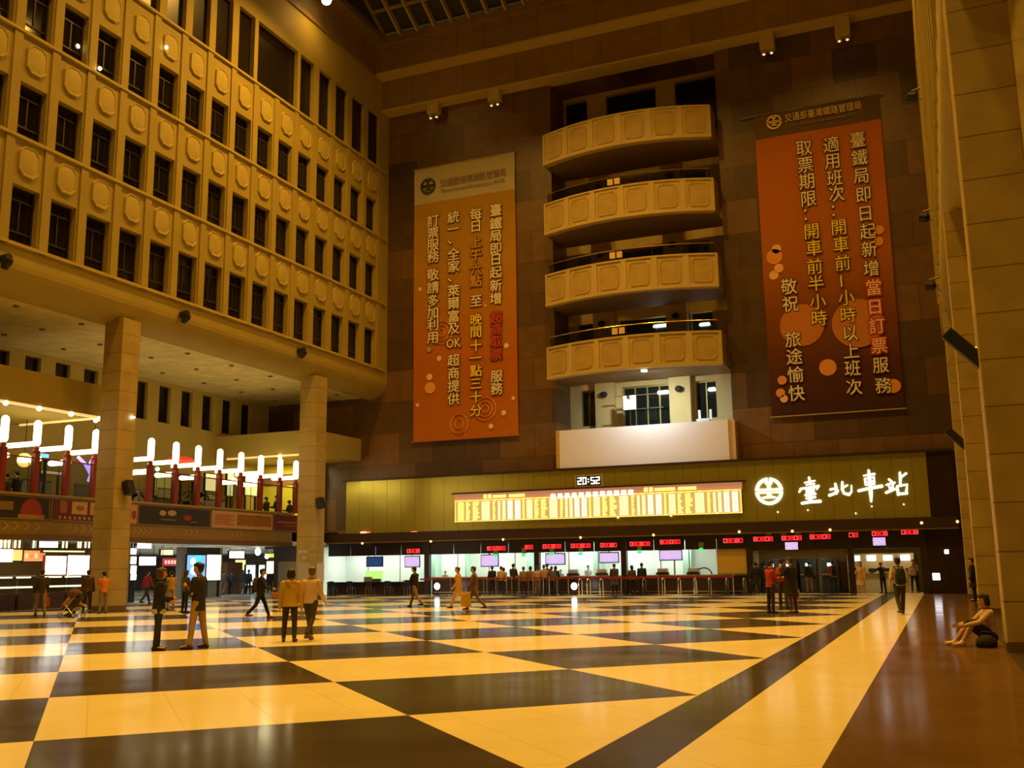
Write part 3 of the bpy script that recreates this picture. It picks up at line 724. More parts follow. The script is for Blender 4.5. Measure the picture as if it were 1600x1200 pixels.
# counter, one long thing
CT = empty('ticket_counter', (-20, 56.1, 0), 'long dark ticket counter with pale worktop along the ticket windows', 'counter')
COUNTER = mat('counter_front', (0.035, 0.018, 0.012), 0.3)
box('front', COUNTER, -29.0, -9.79, GY+.31, GY+.42, 0, 1.0, CT)
box('worktop', mat('counter_top', (0.55, 0.42, 0.25), 0.4), -29.0, -9.79, GY+.30, GY+.9, 1.0, 1.06, CT)
box('foot_rail', STEEL, -29.0, -9.79, GY+.27, GY+.31, .12, .17, CT)
CT2 = empty('service_desk', (-33, 56.1, 0), 'dark low service desk at the left of the ticket windows', 'desk')
box('front', COUNTER, -36.3, -29.4, GY-.1, GY+.1, 0, .74, CT2)
box('worktop', COUNTER, -36.3, -29.4, GY-.2, GY+.6, .74, .8, CT2)
for k in range(5):
    x = -35.6+k*1.35
    o = empty('office_chair', (x, GY-.5, 0), ('black chair at the left end of the service desk', 'second black chair from the left at the service desk', 'black chair in the middle of the service desk, under the green sign', 'fourth black chair from the left at the service desk', 'black chair at the right end of the service desk')[k], 'chair', 'chairs at the service desk')
    box('seat', BLACK, x-.22, x+.22, GY-.72, GY-.3, .42, .48, o, bevel=.02); box('backrest', BLACK, x-.21, x+.21, GY-.76, GY-.71, .5, .86, o, bevel=.02)
    for sx in (-.19, .19):
        for y in (GY-.7, GY-.33): MB().tube([(x+sx, y, 0), (x+sx, y, .43)], .015, 6).build('leg', STEEL, o)
# glass mullions over the counter
for x in (-33.6, -31.3, -27.3, -25.2, -23.5, -20.1, -18.3, -14.62, -13.0):
    o = MB().tube([(x, GY+.40, 1.05 if x > -29 else .79), (x, GY+.40, 3.0)], .03, 6).build('window_mullion', mat('grey_mullion', (.3, .3, .28), .4, .6)); tag(o, 'thin grey metal mullion between ticket windows', 'mullion', 'mullions of the ticket windows')
# roller blind on the closed booth
BLD = empty('roller_blind', (-10.6, GY+.12, 1.06), 'closed mustard yellow roller blind at the last ticket window', 'blind')
box('cloth', mat('blind_cloth', (0.62, 0.42, 0.08), 0.7), -11.4, -9.78, GY+.12, GY+.15, 1.1, HZ0, BLD); box('bottom_bar', OLIVE, -11.4, -9.78, GY+.1, GY+.17, 1.06, 1.12, BLD)
# red LED name boards
RED = glow('led_red', (1.0, 0.012, 0.022), 1.5); REDH = glow('led_red_hot', (1.0, 0.05, 0.05), 1.7)
LEDS = [(636,656,861),(761,790,857),(820,833,855),(848,877,854),(892,923,853),(938,964,852),(984,1016,850),(1031,1063,847),(1130,1161,845),(1177,1208,842.5),(1221,1253,841),(1265,1298,839),(1326,1341,836),(1362,1387,834),(1408,1435,831.5)]
LEDL = ('leftmost red LED board, above the service desk', 'wide red LED board over the queue, second from the left', 'short red LED board left of the queue post', 'red LED board right of the queue post', 'red LED board above the clerk in white', 'red LED board above the man in brown at the counter', 'red LED board over the long haired woman', 'red LED board above the monitor on a stand', 'red LED board over the yellow roller blind', 'leftmost red LED board over the ticket machines', 'red LED board directly above the left ticket machine monitor', 'red LED board over the person in red at the machines', 'short faint red LED board right of the machine hall post', 'red LED board above the right ticket machine monitor', 'rightmost red LED board, next to the dark glossy wall')
for (a, b_, py), lab in zip(LEDS, LEDL):
    p, q_ = on_y(a, py, GY-.03), on_y(b_, py-.6, GY-.03)
    o = empty('led_board', ((p.x+q_.x)/2, GY-.03, p.z-.2), lab, 'led board', 'red LED boards over the ticket windows')
    box('housing', BLACK, p.x-.1, q_.x+.1, GY-.04, GY+.02, p.z-.18, p.z+.18, o)
    n = max(2, round((q_.x-p.x)/.20)); w_ = (q_.x-p.x)/n
    for i in range(n):
        x = p.x+i*w_; mb = MB()
        t = .045
        mb.box(x+.01, x+w_-.01, GY-.06, GY-.04, p.z+.075, p.z+.12); mb.box(x+.01, x+w_-.01, GY-.06, GY-.04, p.z-.12, p.z-.075)
        mb.box(x+.01, x+.01+t, GY-.06, GY-.04, p.z-.075, p.z+.075); mb.box(x+w_-.01-t, x+w_-.01, GY-.06, GY-.04, p.z-.075, p.z+.075)
        if (i+a) % 2: mb.box(x+.06, x+w_-.06, GY-.06, GY-.04, p.z-.025, p.z+.025)
        mb.build('led_digit', RED if i % 3 else REDH, o)
# round green lamps
GRN = glow('green_lamp', (0.04, 1.0, 0.30), 1.05)
for px, py, lab in ((774.5,868.5,'green window lamp over the first monitor of the queue'),(818,867.5,'green window lamp left of the queue post'),(862,866,'green window lamp over the second monitor'),(907,865,'green window lamp above the clerk in white'),(999,862.5,'green window lamp over the long haired woman'),(1095.5,859,'green window lamp left of the yellow roller blind')):
    p = on_y(px, py, GY-.1)
    o = empty('window_lamp', p, lab, 'lamp', 'green lamps of open ticket windows')
    MB().ball(p, .105, 10, 8, (1.3, .8, .9)).build('lens', GRN, o); box('bracket', OLIVE, p.x-.13, p.x+.13, GY-.06, GY+.03, p.z+.1, p.z+.42, o)
# number plates on the header
for px, py in ((1201,834),(1224,832),(1247,831),(1269,829),(1292,828)):
    p = on_y(px, py, GY); o = box('number_plate', mat('plate_beige', (.42, .32, .12), .5), p.x-.14, p.x+.14, GY-.02, GY+.02, p.z-.16, p.z+.16); tag(o, 'small beige plate on the dark header over the left ticket machines', 'plate', 'beige plates on the header')
line_text('Tickets Vending Machine', on_y(1382, 824, GY-.0).x, GY-.0, 3.33, .20, 3.3, parent=None, m=mat('gold_lettering', (.38, .28, .08), .4, .5), name='lettering_sign')
tag(bpy.data.objects['lettering_sign'], 'dull gold lettering reading Tickets Vending Machine on the dark header', 'lettering')

# monitors hanging behind the glass
SCR = bpy.data.materials.new('screen_picture'); nt, b = nodes_of(SCR); tc = nt.nodes.new('ShaderNodeTexCoord'); br = nt.nodes.new('ShaderNodeTexBrick'); nt.links.new(tc.outputs['Object'], br.inputs['Vector'])
mp = nt.nodes.new('ShaderNodeMapping'); mp.inputs['Rotation'].default_value = (PI/2, 0, 0); nt.links.new(tc.outputs['Object'], mp.inputs[0]); nt.links.new(mp.outputs[0], br.inputs['Vector'])
br.inputs['Color1'].default_value = (.42, .40, .95, 1); br.inputs['Color2'].default_value = (.75, .42, .85, 1); br.inputs['Mortar'].default_value = (.75, .75, 1, 1); br.inputs['Scale'].default_value = 1; br.inputs['Brick Width'].default_value = .3; br.inputs['Row Height'].default_value = .12; br.inputs['Mortar Size'].default_value = .012
nt.links.new(br.outputs['Color'], b.inputs['Base Color']); nt.links.new(br.outputs['Color'], b.inputs['Emission Color']); b.inputs['Emission Strength'].default_value = .95
MONS = [(633,655,870,885,56.35,'small monitor at the right end of the service desk','lilac'),(752,778,868,884,56.35,'monitor over the queue, leftmost of the ticket window screens','lilac'),(853,882,866,881,56.35,'monitor right of the queue post','lilac'),(937,966,864.5,878,56.35,'monitor above the man in brown at the counter','lilac'),(1031,1065,860.5,874,56.35,'monitor on a stand left of the yellow roller blind','lilac'),(1226.5,1247,847.5,858.5,55.96,'lilac screen on the header over the left ticket machines','lilac'),(1363.5,1384,840,852,55.96,'lilac screen on the header over the right ticket machines','lilac')]
for a, b_, t, bt, Y, lab, st in MONS:
    p, q_ = on_y(a, t, Y), on_y(b_, bt, Y)
    o = empty('monitor', ((p.x+q_.x)/2, Y, q_.z), lab, 'monitor', 'screens of the ticket hall')
    box('bezel', BLACK, p.x-.05, q_.x+.05, Y, Y+.08, q_.z-.06, p.z+.06, o, bevel=.02)
    box('screen', SCR, p.x, q_.x, Y-.01, Y, q_.z, p.z, o)
    if '1031' in str(a): MB().tube([(p.x+.8, Y+.04, 1.06), (p.x+.8, Y+.04, q_.z)], .05, 8).build('stand', STEEL, o)
    elif Y > 56.1: MB().tube([((p.x+q_.x)/2, Y+.04, p.z), ((p.x+q_.x)/2, Y+.04, 2.98)], .03, 6).build('hanger', BLACK, o)
# dark tv with green sign at the service desk
p, q_ = on_y(573, 871, 56.4), on_y(596, 884, 56.4)
o = empty('television', ((p.x+q_.x)/2, 56.4, q_.z), 'dark blue television hanging over the service desk', 'television')
box('bezel', BLACK, p.x-.06, q_.x+.06, 56.44, 56.54, q_.z-.06, p.z+.06, o); MB().tube([((p.x+q_.x)/2, 56.49, p.z), ((p.x+q_.x)/2, 56.49, 3.0)], .03, 6).build('hanger', BLACK, o); box('screen', mat('dark_blue_screen', (.01, .03, .12), .2, emit=(.02, .05, .16), strength=1), p.x, q_.x, 56.43, 56.44, q_.z, p.z, o)
p, q_ = on_y(571, 892, 56.3), on_y(598, 904, 56.3)
o = empty('light_sign', ((p.x+q_.x)/2, 56.3, q_.z), 'glowing green sign panel standing on the service desk', 'sign')
box('panel', glow('green_sign', (.35, .95, .16), 1.3), p.x, q_.x, 56.28, 56.34, q_.z, p.z, o); box('base', STEEL, p.x+.1, q_.x-.1, 56.2, 56.4, .8, q_.z, o)
p = on_y(575, 908, 56.1); o = MB().box(p.x-.25, p.x+.25, 56.0, 56.25, .8, 1.12).build('printer', mat('grey_plastic', (.25, .25, .25), .5), bevel=.03); tag(o, 'grey printer on the service desk under the green sign', 'printer')
# counter machines
for k, (px, lab) in enumerate(((895, 'grey ticket printer left of the clerk in white'), (940, 'grey ticket printer left of the man in brown'), (1035, 'grey ticket printer below the monitor on a stand'), (1083, 'grey ticket printer below the green lamp nearest the blind'))):
    x = on_y(px, 893, 56.2).x
    o = empty('ticket_printer', (x, 56.25, 1.06), lab, 'printer', 'ticket printers on the counter')
    box('base', BLACK, x-.35, x+.35, 56.1, 56.4, 1.06, 1.2, o, bevel=.02); box('head', mat('grey_plastic2', (.42, .40, .45), .5), x-.28, x+.30, 56.12, 56.4, 1.2, 1.42, o, bevel=.04)
o = MB().loft([((on_y(1100, 890, 56.3).x+math.cos(a)*.42, 56.3, 1.06+math.sin(a)*.36), .035) for a in [PI*k/10 for k in range(11)]], 6).build('arch_lamp', BLACK); tag(o, 'black arched desk lamp on the counter beside the roller blind', 'lamp')

# ---------------------------------------------------------------- ticket machine hall at right
slab('wall_machine_back', mat('machine_hall_wall', (.42, .30, .12), .5), -9.6, -0.7, 59.2, 59.3, 0, 3.3)
slab('ceiling_machine_hall', mat('machine_hall_ceiling', (.6, .4, .15), .35), -9.6, -0.7, 56.4, 59.3, 2.32, 2.42)
slab('wall_dark_gloss', mat('dark_gloss', (0.035, 0.018, 0.010), 0.15), -0.68, 6.0, GY+.0, GY+.3, 0, 3.3)
for x in (-8.4, -6.2, -3.3, -1.6): area('machine_hall_downlight', (x, 57.2, 2.30), .5, 14, (1.0, .72, .30))
MBODY = (mat('machine_navy', (.03, .05, .10), .4), mat('machine_beige', (.50, .44, .34), .5))
MX = ((1205, 0, 'leftmost navy ticket machine, behind the crowd'), (1232, 0, 'second navy ticket machine, right of the man in black'), (1262, 0, 'third navy ticket machine, with small white screen'), (1296, 0, 'navy ticket machine behind the person in red'), (1337, 1, 'beige ticket machine left of the woman in beige dress'), (1362, 1, 'beige ticket machine left of the pair with bright screens'), (1388, 1, 'beige ticket machine right of the pair with bright screens'), (1415, 1, 'beige ticket machine at the far right by the dark wall'))
for px, k, lab in MX:
    x = on_y(px, 880, 58.0).x
    o = empty('ticket_machine', (x, 58.0, 0), lab, 'ticket machine', 'ticket machines')
    box('cabinet', MBODY[k], x-.44, x+.44, 58.0, 58.7, 0, 1.85 if k == 0 else 2.06, o, bevel=.03)
    box('shelf', STEEL, x-.42, x+.42, 57.88, 58.02, .95, 1.02, o)
    z = 1.55 if k == 0 else 1.98
    if k: box('screen', glow('machine_screen', (.98, 1.0, 1.0), 2.2), x-.23, x+.23, 57.97, 58.0, 1.68, 1.96, o)
    else: box('screen', glow('machine_screen_small', (.85, .92, 1.0), 1.2), x-.13, x+.13, 57.97, 58.0, 1.42, 1.6, o)
    box('keypad', BLACK, x-.18, x+.18, 57.97, 58.0, 1.1, 1.28, o)
# white reflections in the dark glossy wall, put in as two glowing squares
for px, py, r, lab in ((1463, 901, .17, 'square white glowing lamp on the dark glossy wall near the floor'), (1479, 862, .10, 'small white lamp on the dark glossy wall')):
    p = on_y(px, py, GY-.04); o = empty('wall_glint', p, lab, 'lamp')
    MB().box(p.x-r, p.x+r, GY-.06, GY-.01, p.z-r, p.z+r).build('lens', glow('cool_wall_glint', (.93, .95, 1.0), 7.0), o, bevel=r*.5); box('plate', BLACK, p.x-r*1.3, p.x+r*1.3, GY-.02, GY, p.z-r*1.3, p.z+r*1.3, o)
for px, lab in ((683.5, 'round white glowing lamp low down, left of the walking pair in yellow'), (897.5, 'round white glowing lamp low down in the queue rail')):
    p = on_y(px, 916, 54.6); o = empty('floor_lamp', (p.x, 54.6, 0), lab, 'lamp', 'white lamps on the queue rail')
    MB().ball((p.x, 54.55, p.z), .18, 14, 10, (1, .6, 1.1)).build('globe', glow('globe_lamp', (1, 1, .98), 9.0), o); MB().tube([(p.x, 54.62, 0), (p.x, 54.62, p.z)], .03, 6).build('pole', BLACK, o); box('foot', BLACK, p.x-.14, p.x+.14, 54.5, 54.74, 0, .03, o)

# ---------------------------------------------------------------- queue posts, belts and hoop rails
def stanchion(x, y, lab):
    o = empty('queue_post', (x, y, 0), lab, 'queue post', 'steel queue posts')
    MB().tube([(x, y, .03), (x, y, 1.0)], .03, 8).build('pole', STEEL, o); MB().loft([((x, y, 0), .17), ((x, y, .025), .17), ((x, y, .05), .05)], 14).build('base', STEEL, o); MB().loft([((x, y, .95), .045), ((x, y, 1.06), .045)], 10).build('cassette', STEEL, o)
    return o
ST = [(p, 54.3) for p in (704, 756, 761, 775, 792, 800, 811, 833, 849, 858)] + [(p, 54.4) for p in (971, 1029, 1087, 1146)] + [(p, 54.8) for p in (718, 779, 826, 840, 870, 888)]
ST = sorted(ST)
for px, y in ST:
    side = 'among the waiting queue' if px < 900 else 'in the open right half of the queue lane'
    x = on_y(px, 915, y).x
    stanchion(x, y, 'steel queue post with red belt ' + side)
BELT = mat('red_belt', (.30, .02, .015), .6)
xs = [on_y(p, 915, 54.3).x for p in (655, 704, 756, 792, 833, 858, 900, 971, 1029, 1087, 1146)]
for a, b_ in zip(xs, xs[1:]):
    o = box('queue_belt', BELT, a+.03, b_-.03, 54.32, 54.335, .90, 1.0); tag(o, 'dark red queue belt stretched between steel posts', 'belt', 'red queue belts')
for px, lab in ((905, 'first'), (918, 'second'), (938, 'third'), (1005, 'fourth'), (1035, 'fifth'), (1060, 'sixth'), (1085, 'seventh'), (1108, 'eighth'), (1135, 'ninth'), (1162, 'tenth')):
    x = on_y(px, 910, 55.2).x; mb = MB()
    pts = [(x, 55.1, 0), (x, 55.1, .74)] + [(x+.02, 55.1+.12*(1-math.cos(a)), .74+.12*math.sin(a)) for a in (.5, 1.0, 1.57)] + [(x+.02, 55.5, .86), (x+.02, 55.62, .78), (x+.02, 55.62, 0)]
    o = mb.tube(pts, .035, 8).build('hoop_rail', STEEL, smooth=True); tag(o, '%s bent steel hoop rail from the left before the counter' % lab, 'rail', 'steel hoop rails at the counter')
# ---------------------------------------------------------------- two tall printed banners
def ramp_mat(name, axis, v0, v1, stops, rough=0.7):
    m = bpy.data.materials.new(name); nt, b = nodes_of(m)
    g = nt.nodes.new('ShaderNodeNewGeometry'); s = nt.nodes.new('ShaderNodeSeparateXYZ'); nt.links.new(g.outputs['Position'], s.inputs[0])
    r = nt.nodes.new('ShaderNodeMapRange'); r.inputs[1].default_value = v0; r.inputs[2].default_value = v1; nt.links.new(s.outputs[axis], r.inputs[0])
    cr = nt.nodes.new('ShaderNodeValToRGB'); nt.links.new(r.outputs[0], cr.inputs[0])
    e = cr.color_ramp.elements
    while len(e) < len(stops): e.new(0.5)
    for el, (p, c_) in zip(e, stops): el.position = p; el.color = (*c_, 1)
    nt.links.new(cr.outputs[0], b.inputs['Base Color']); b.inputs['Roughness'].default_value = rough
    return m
BY = 56.80
def cloth(name, x0, x1, z0, z1, m, parent, wav=0.035):
    mb = MB(); nx, nz = 8, 30; G = []
    for j in range(nz+1):
        row = []
        for i in range(nx+1):
            x = x0+(x1-x0)*i/nx; z = z0+(z1-z0)*j/nz
            y = BY+0.055+wav*math.sin(i*1.1+j*.25)*.5
            row.append(mb.bm.verts.new((x, y, z)))
        G.append(row)
    for j in range(nz):
        for i in range(nx): mb.bm.faces.new((G[j][i], G[j][i+1], G[j+1][i+1], G[j+1][i]))
    bmesh.ops.solidify(mb.bm, geom=mb.bm.faces[:], thickness=0.012)
    return mb.build(name, m, parent, smooth=False)
def letters(name, chars, m, parent, size, offset=0.0, y=BY-.02, outline=None, oo=.06):
    """chars: (character, px, py) ; every character a part with its dark outline as sub-part"""
    for ch, px, py in chars:
        p = on_y(px, py, y); w = (on_y(px+size/2, py, y)-on_y(px-size/2, py, y)).x; h = (on_y(px, py-size/2, y)-on_y(px, py+size/2, y)).z
        fit = False
        if ch == 'OK':
            me = glyph(ch, p.x, y, p.z, w*1.15, h*.72, offset, .02, True)
            o_ = glyph(ch, p.x, y+.014, p.z, w*1.3, h*.86, .06, .02, True)
        else:
            me = glyph(ch, p.x, y, p.z, w*1.02, h*1.02, offset, .02); o_ = glyph(ch, p.x, y+.014, p.z, w*1.02, h*1.02, oo, .02)
        cm = put('character', me, m, parent)
        if outline: put('outline', o_, outline, cm)
        else: bpy.data.meshes.remove(o_)
def seq(text, pts): return [(c_, *p) for c_, p in zip(text, pts)]
INK = mat('print_white', (0.90, 0.78, 0.58), 0.7); YEL = mat('print_yellow', (0.92, 0.66, 0.03), 0.7); DKO = mat('print_dark', (0.075, 0.030, 0.012), 0.7); ORG = mat('print_orange', (0.66, 0.30, 0.02), 0.7); REDP = mat('print_red', (0.60, 0.045, 0.012), 0.7)
B1 = empty('banner', (-27, 56.8, 9.55), 'tall orange and yellow banner left of the balconies with cream header', 'banner')
M1 = ramp_mat('banner_orange_print', 2, 9.5, 25.5, ((0.0, (.95, .30, .014)), (.32, (.95, .28, .010)), (.5, (.92, .36, .02)), (.72, (.88, .47, .014)), (1, (.80, .47, .010))))
cloth('cloth', -30.66, -23.36, 9.55, 25.5, M1, B1); cloth('header', -30.66, -23.36, 25.5, 28.0, mat('banner_cream', (.92, .84, .64), .7), B1)
MB().tube([(-30.8, BY+.03, 28.0), (-23.2, BY+.03, 28.0)], .04).build('hanging_rod', STEEL, B1)
for x in (-30.5, -27, -23.6): box('bracket', STEEL, x-.03, x+.03, BY+.03, YW+.01, 27.97, 28.03, B1)
MB().tube([(-30.8, BY+.03, 9.55), (-23.2, BY+.03, 9.55)], .04).build('bottom_rod', mat('banner_rod', (.4, .12, .03), .6), B1)
p = on_y(669, 291, BY); emblem(p.x, p.z, .56, BY-.02, mat('print_navy', (.035, .03, .045), .6), B1, .02, 'printed_emblem')
p = on_y(738, 278, BY); line_text('交通部臺灣鐵路管理局', p.x, BY-.02, p.z+.02, .52, 4.75, .01, .02, B1, mat('print_grey', (.30, .22, .15), .7))
p = on_y(738, 291, BY); line_text('Taiwan Railways Administration, MOTC', p.x, BY-.02, p.z, .30, 4.6, .0, .02, B1, mat('print_grey2', (.30, .23, .15), .7))
def v(x, ys, x1=None): return [(x+(x1-x if x1 else 0)*(y-ys[0])/(ys[-1]-ys[0]), y) for y in ys]
c1 = seq('臺鐵局即日起新增', v(774.8, [328, 349, 368, 388, 405, 425, 446, 466])); c1b = seq('服務', v(776, [587.5, 607])); c1r = seq('超商取票', v(775.5, [496, 514.6, 533, 554]))
c2 = seq('每日至', [(743.5, 334.6), (743.5, 353), (743.7, 469.8)]); c2o = seq('上午六點', v(743.5, [378, 398, 421, 439])); c2y = seq('晚間十一點三十分', v(743.7, [499, 518, 539.6, 559, 579, 599, 620, 641]))
c3 = [(a, 708.7, y) for a, y in (('統', 338.8), ('一', 357.5), ('、', 372), ('全', 397), ('家', 416), ('、', 431), ('萊', 454), ('爾', 473), ('富', 493.8), ('及', 512.5), ('OK', 536), ('超', 562.5), ('商', 583), ('提', 603), ('供', 623))]
c4 = [(a, 676.5, y) for a, y in (('訂', 345), ('票', 364), ('服', 382.5), ('務', 401), ('敬', 429), ('請', 449), ('多', 469.8), ('加', 488.5), ('利', 507), ('用', 527), ('。', 540))]
for cset, m in ((c1, INK), (c1b, INK), (c2, INK), (c3, INK), (c4, INK), (c2o, ORG), (c2y, YEL), (c1r, REDP)): letters('lettering', cset, m, B1, 19.5, .016, outline=DKO)
def disc(px, py, r, y, m, parent, name, ring=None):
    p = on_y(px, py, y); R = (on_y(px, py-r, y)-on_y(px, py+r, y)).z/2; mb = MB()
    P = [(p.x+R*math.cos(2*PI*k/24), y, p.z+R*math.sin(2*PI*k/24)) for k in range(24)]
    if ring: 
        mb.loft([(Vector((p.x, y, p.z))+Vector((R*math.cos(2*PI*k/24), 0, R*math.sin(2*PI*k/24))), .035, .01) for k in range(25)], 6)
    else: mb.poly(P, (0, .008, 0))
    return mb.build(name, m, parent)
RINGM = mat('print_ring', (.92, .40, .08), .7); DOT = mat('print_dot', (.92, .66, .30), .7)
for px, py, rs in ((690, 520, (6, 12, 18)), (758, 638.5, (6, 12, 18)), (717.5, 662.5, (7, 15))):
    for r in rs: disc(px, py, r, BY, RINGM, B1, 'printed_ring', True)
for px, py, r in ((656, 452, 3), (758, 477, 2), (791, 540, 4), (686, 560, 4), (671, 589, 5), (672, 606, 9), (652, 633, 3), (802, 622, 3), (787, 645, 4), (767, 666, 4)): disc(px, py, r, BY, DOT if r < 8 else RINGM, B1, 'printed_dot')

B2 = empty('banner', (-4.6, 56.8, 9.6), 'tall dark orange banner right of the balconies with brown header and round light spots', 'banner')
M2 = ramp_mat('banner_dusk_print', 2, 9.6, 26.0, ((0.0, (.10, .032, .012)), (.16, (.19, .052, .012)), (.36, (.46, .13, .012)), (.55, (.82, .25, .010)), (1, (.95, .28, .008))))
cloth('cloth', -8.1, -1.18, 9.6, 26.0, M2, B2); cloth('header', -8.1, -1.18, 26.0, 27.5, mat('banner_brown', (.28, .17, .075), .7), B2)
for x in (-7.9, -4.6, -1.4): box('bracket', STEEL, x-.03, x+.03, BY+.03, YW+.01, 27.47, 27.53, B2)
MB().tube([(-8.9, BY+.03, 27.5), (-1.0, BY+.03, 27.5)], .035).build('hanging_rod', STEEL, B2); MB().tube([(-8.2, BY+.03, 9.6), (-1.1, BY+.03, 9.6)], .04).build('bottom_rod', mat('pale_rod', (.4, .3, .1), .5), B2)
GOLDP = mat('print_gold', (.85, .62, .25), .6)
p = on_y(1209.5, 191, BY); emblem(p.x, p.z, .44, BY-.02, GOLDP, B2, .02, 'printed_emblem')
p = on_y(1285, 172, BY); line_text('交通部臺灣鐵路管理局', p.x, BY-.02, 27.02, .50, 4.2, .0, .02, B2, GOLDP); line_text('Taiwan Railways Administration, MOTC', p.x, BY-.02, 26.50, .24, 4.15, .0, .02, B2, mat('print_gold_dim', (.36, .22, .07), .6))
AMB = mat('print_amber', (.80, .32, .05), .7); AMB2 = mat('print_peach', (.92, .52, .18), .7)
for px, py, r, m in ((1253, 508, 33, mat('print_amber_soft', (.56, .19, .025), .7)), (1340, 505, 38, mat('print_amber_soft', (.56, .19, .025), .7)), (1210, 401, 12, AMB), (1213, 389, 7, AMB2), (1217, 419, 7, AMB2), (1209, 430, 7, AMB2), (1293.5, 574, 13, AMB), (1222, 594, 7, AMB), (1219.6, 614, 7, AMB), (1225, 623, 6, AMB2), (1396, 603, 11, AMB), (1374, 359, 7, AMB), (1373, 377, 7, AMB)): disc(px, py, r, BY+(.004 if r > 20 else 0), m, B2, 'printed_dot')
k1 = seq('臺鐵局即日起新增', [(1340, 218), (1343, 246), (1346, 274), (1349, 303.6), (1352, 333), (1356, 361), (1358, 389), (1361.5, 419)]); k1r = seq('當日訂票', [(1365, 448.5), (1367, 479), (1370, 509), (1373.5, 539.5)]); k1b = seq('服務', [(1376, 570), (1380, 602)])
k2 = seq('適用班次：', [(1298.7, 225.6), (1301, 251), (1304, 277.6), (1307, 302.5), (1308.5, 327)]); k2y = seq('開車前1小時', [(1310.6, 354.5), (1314, 381.6), (1316.5, 410.6), (1321, 437.7), (1322.5, 464.8), (1324.7, 491.8)]); k2b = seq('以上班次', [(1328, 520), (1330, 548), (1332, 575), (1334.5, 604.5)])
k3 = seq('取票期限：', [(1256, 231), (1258.6, 257), (1260.8, 283), (1263, 310), (1265, 333)]); k3y = seq('開車前半小時', [(1268, 361), (1271.6, 387), (1272.7, 416), (1275, 442), (1278, 471), (1279.6, 497)])
k4 = seq('敬祝旅途愉快', [(1232.6, 447.4), (1234.8, 474.5), (1239, 529.8), (1241, 556.8), (1243, 585), (1244.5, 614)])
INK2 = mat('print_white2', (.92, .82, .62), .7); PINK = mat('print_pink', (.92, .62, .50), .7); REDO = mat('print_red_glow', (.48, .035, .012), .7); YEL2 = mat('print_yellow2', (.92, .70, .05), .7)
for cset, m in ((k1, INK2), (k1b, INK2), (k2, INK2), (k2b, INK2), (k3, INK2), (k4, INK2), (k2y, YEL2), (k3y, YEL2)): letters('lettering', cset, m, B2, 26, .004, outline=DKO, oo=.05)
letters('lettering', k1r, PINK, B2, 26, .006, outline=REDO, oo=.10)
# ---------------------------------------------------------------- left arcade: mezzanine restaurant with lanterns over the shops
FXM = -36.0
MZ = empty('mezzanine_front', (FXM, 32, 3.0), 'stone front of the restaurant gallery over the shops, carrying posters', 'gallery front')
box('band', mat('mezzanine_band', (.34, .22, .06), .55, var=.15), FXM-.3, FXM, 12, 51.5, 3.0, 3.82, MZ); box('upper_band', DK, FXM-.3, FXM-.05, 12, 51.5, 3.82, 4.9, MZ)
box('ledge', mat('mezzanine_ledge', (.42, .29, .10), .4), FXM-.35, FXM+.10, 12, 51.6, 4.88, 4.98, MZ); box('foot_moulding', mat('mezzanine_foot', (.16, .09, .03), .5), FXM-.3, FXM+.06, 12, 51.5, 2.98, 3.22, MZ)
CHV = mat('chevron_relief', (.46, .33, .12), .5)
for px in (8, 25, 42, 58, 118, 130, 141, 210, 218, 226, 234, 290, 298, 306, 362, 369, 376):
    p = on_x(px, 823 if px < 150 else 829+(px-210)*.02, FXM); y, z = p.y, 3.56
    MB().poly([(FXM, y-.20, z+.17), (FXM, y-.08, z+.17), (FXM, y+.14, z), (FXM, y-.08, z-.17), (FXM, y-.20, z-.17), (FXM, y+.02, z)], (.03, 0, 0)).build('chevron', CHV, MZ)
slab('floor_mezzanine', mat('mezz_floor', (.25, .15, .07), .4), -42.0, FXM-.3, 12, YW, 3.9, 4.0)
slab('ceiling_concourse', mat('concourse_ceiling', (.80, .80, .72), .6), -76, FXM-.3, 12, 86, 3.16, 3.3)
# posters on the front
def poster(px0, px1, lab, m, inner):
    a, b_ = on_x(px0, 780, FXM), on_x(px1, 780, FXM)
    o = empty('advertising_board', (FXM+.05, (a.y+b_.y)/2, 3.84), lab, 'poster'); box('frame', mat('poster_frame', (.30, .22, .12), .4), FXM-.04, FXM+.05, a.y, b_.y, 3.84, 4.86, o)
    box('print', m, FXM+.05, FXM+.065, a.y+.06, b_.y-.06, 3.90, 4.80, o)
    for nm, m2, fa, fb, za, zb, rnd_ in inner:
        y0, y1 = a.y+(b_.y-a.y)*fa, a.y+(b_.y-a.y)*fb; z0, z1 = 3.9+.9*za, 3.9+.9*zb
        if rnd_ == 'dome':
            P = [(FXM+.066, (y0+y1)/2+(y1-y0)/2*math.cos(t), z0+(z1-z0)*math.sin(t)) for t in [PI*k/14 for k in range(15)]]
            MB().poly(P, (.012, 0, 0)).build(nm, m2, o)
        elif rnd_ == 'blob': MB().ball((FXM+.068, (y0+y1)/2, (z0+z1)/2), 1, 14, 8, (.012, (y1-y0)/2, (z1-z0)/2)).build(nm, m2, o)
        else: box(nm, m2, FXM+.065, FXM+.075, y0, y1, z0, z1, o)
    return o
NAVY = mat('poster_navy', (.030, .022, .030), .5); MAR = mat('poster_maroon', (.16, .02, .022), .5); BEI_ = mat('poster_beige', (.62, .40, .22), .6); FOOD = mat('food_brown', (.20, .075, .02), .6, var=.7, vscale=9, two=(.45, .22, .06)); FOODO = mat('food_orange', (.50, .20, .04), .6, var=.5, vscale=7); ROSE = mat('poster_red', (.34, .045, .035), .6); LTX = mat('poster_text', (.55, .42, .25), .6)
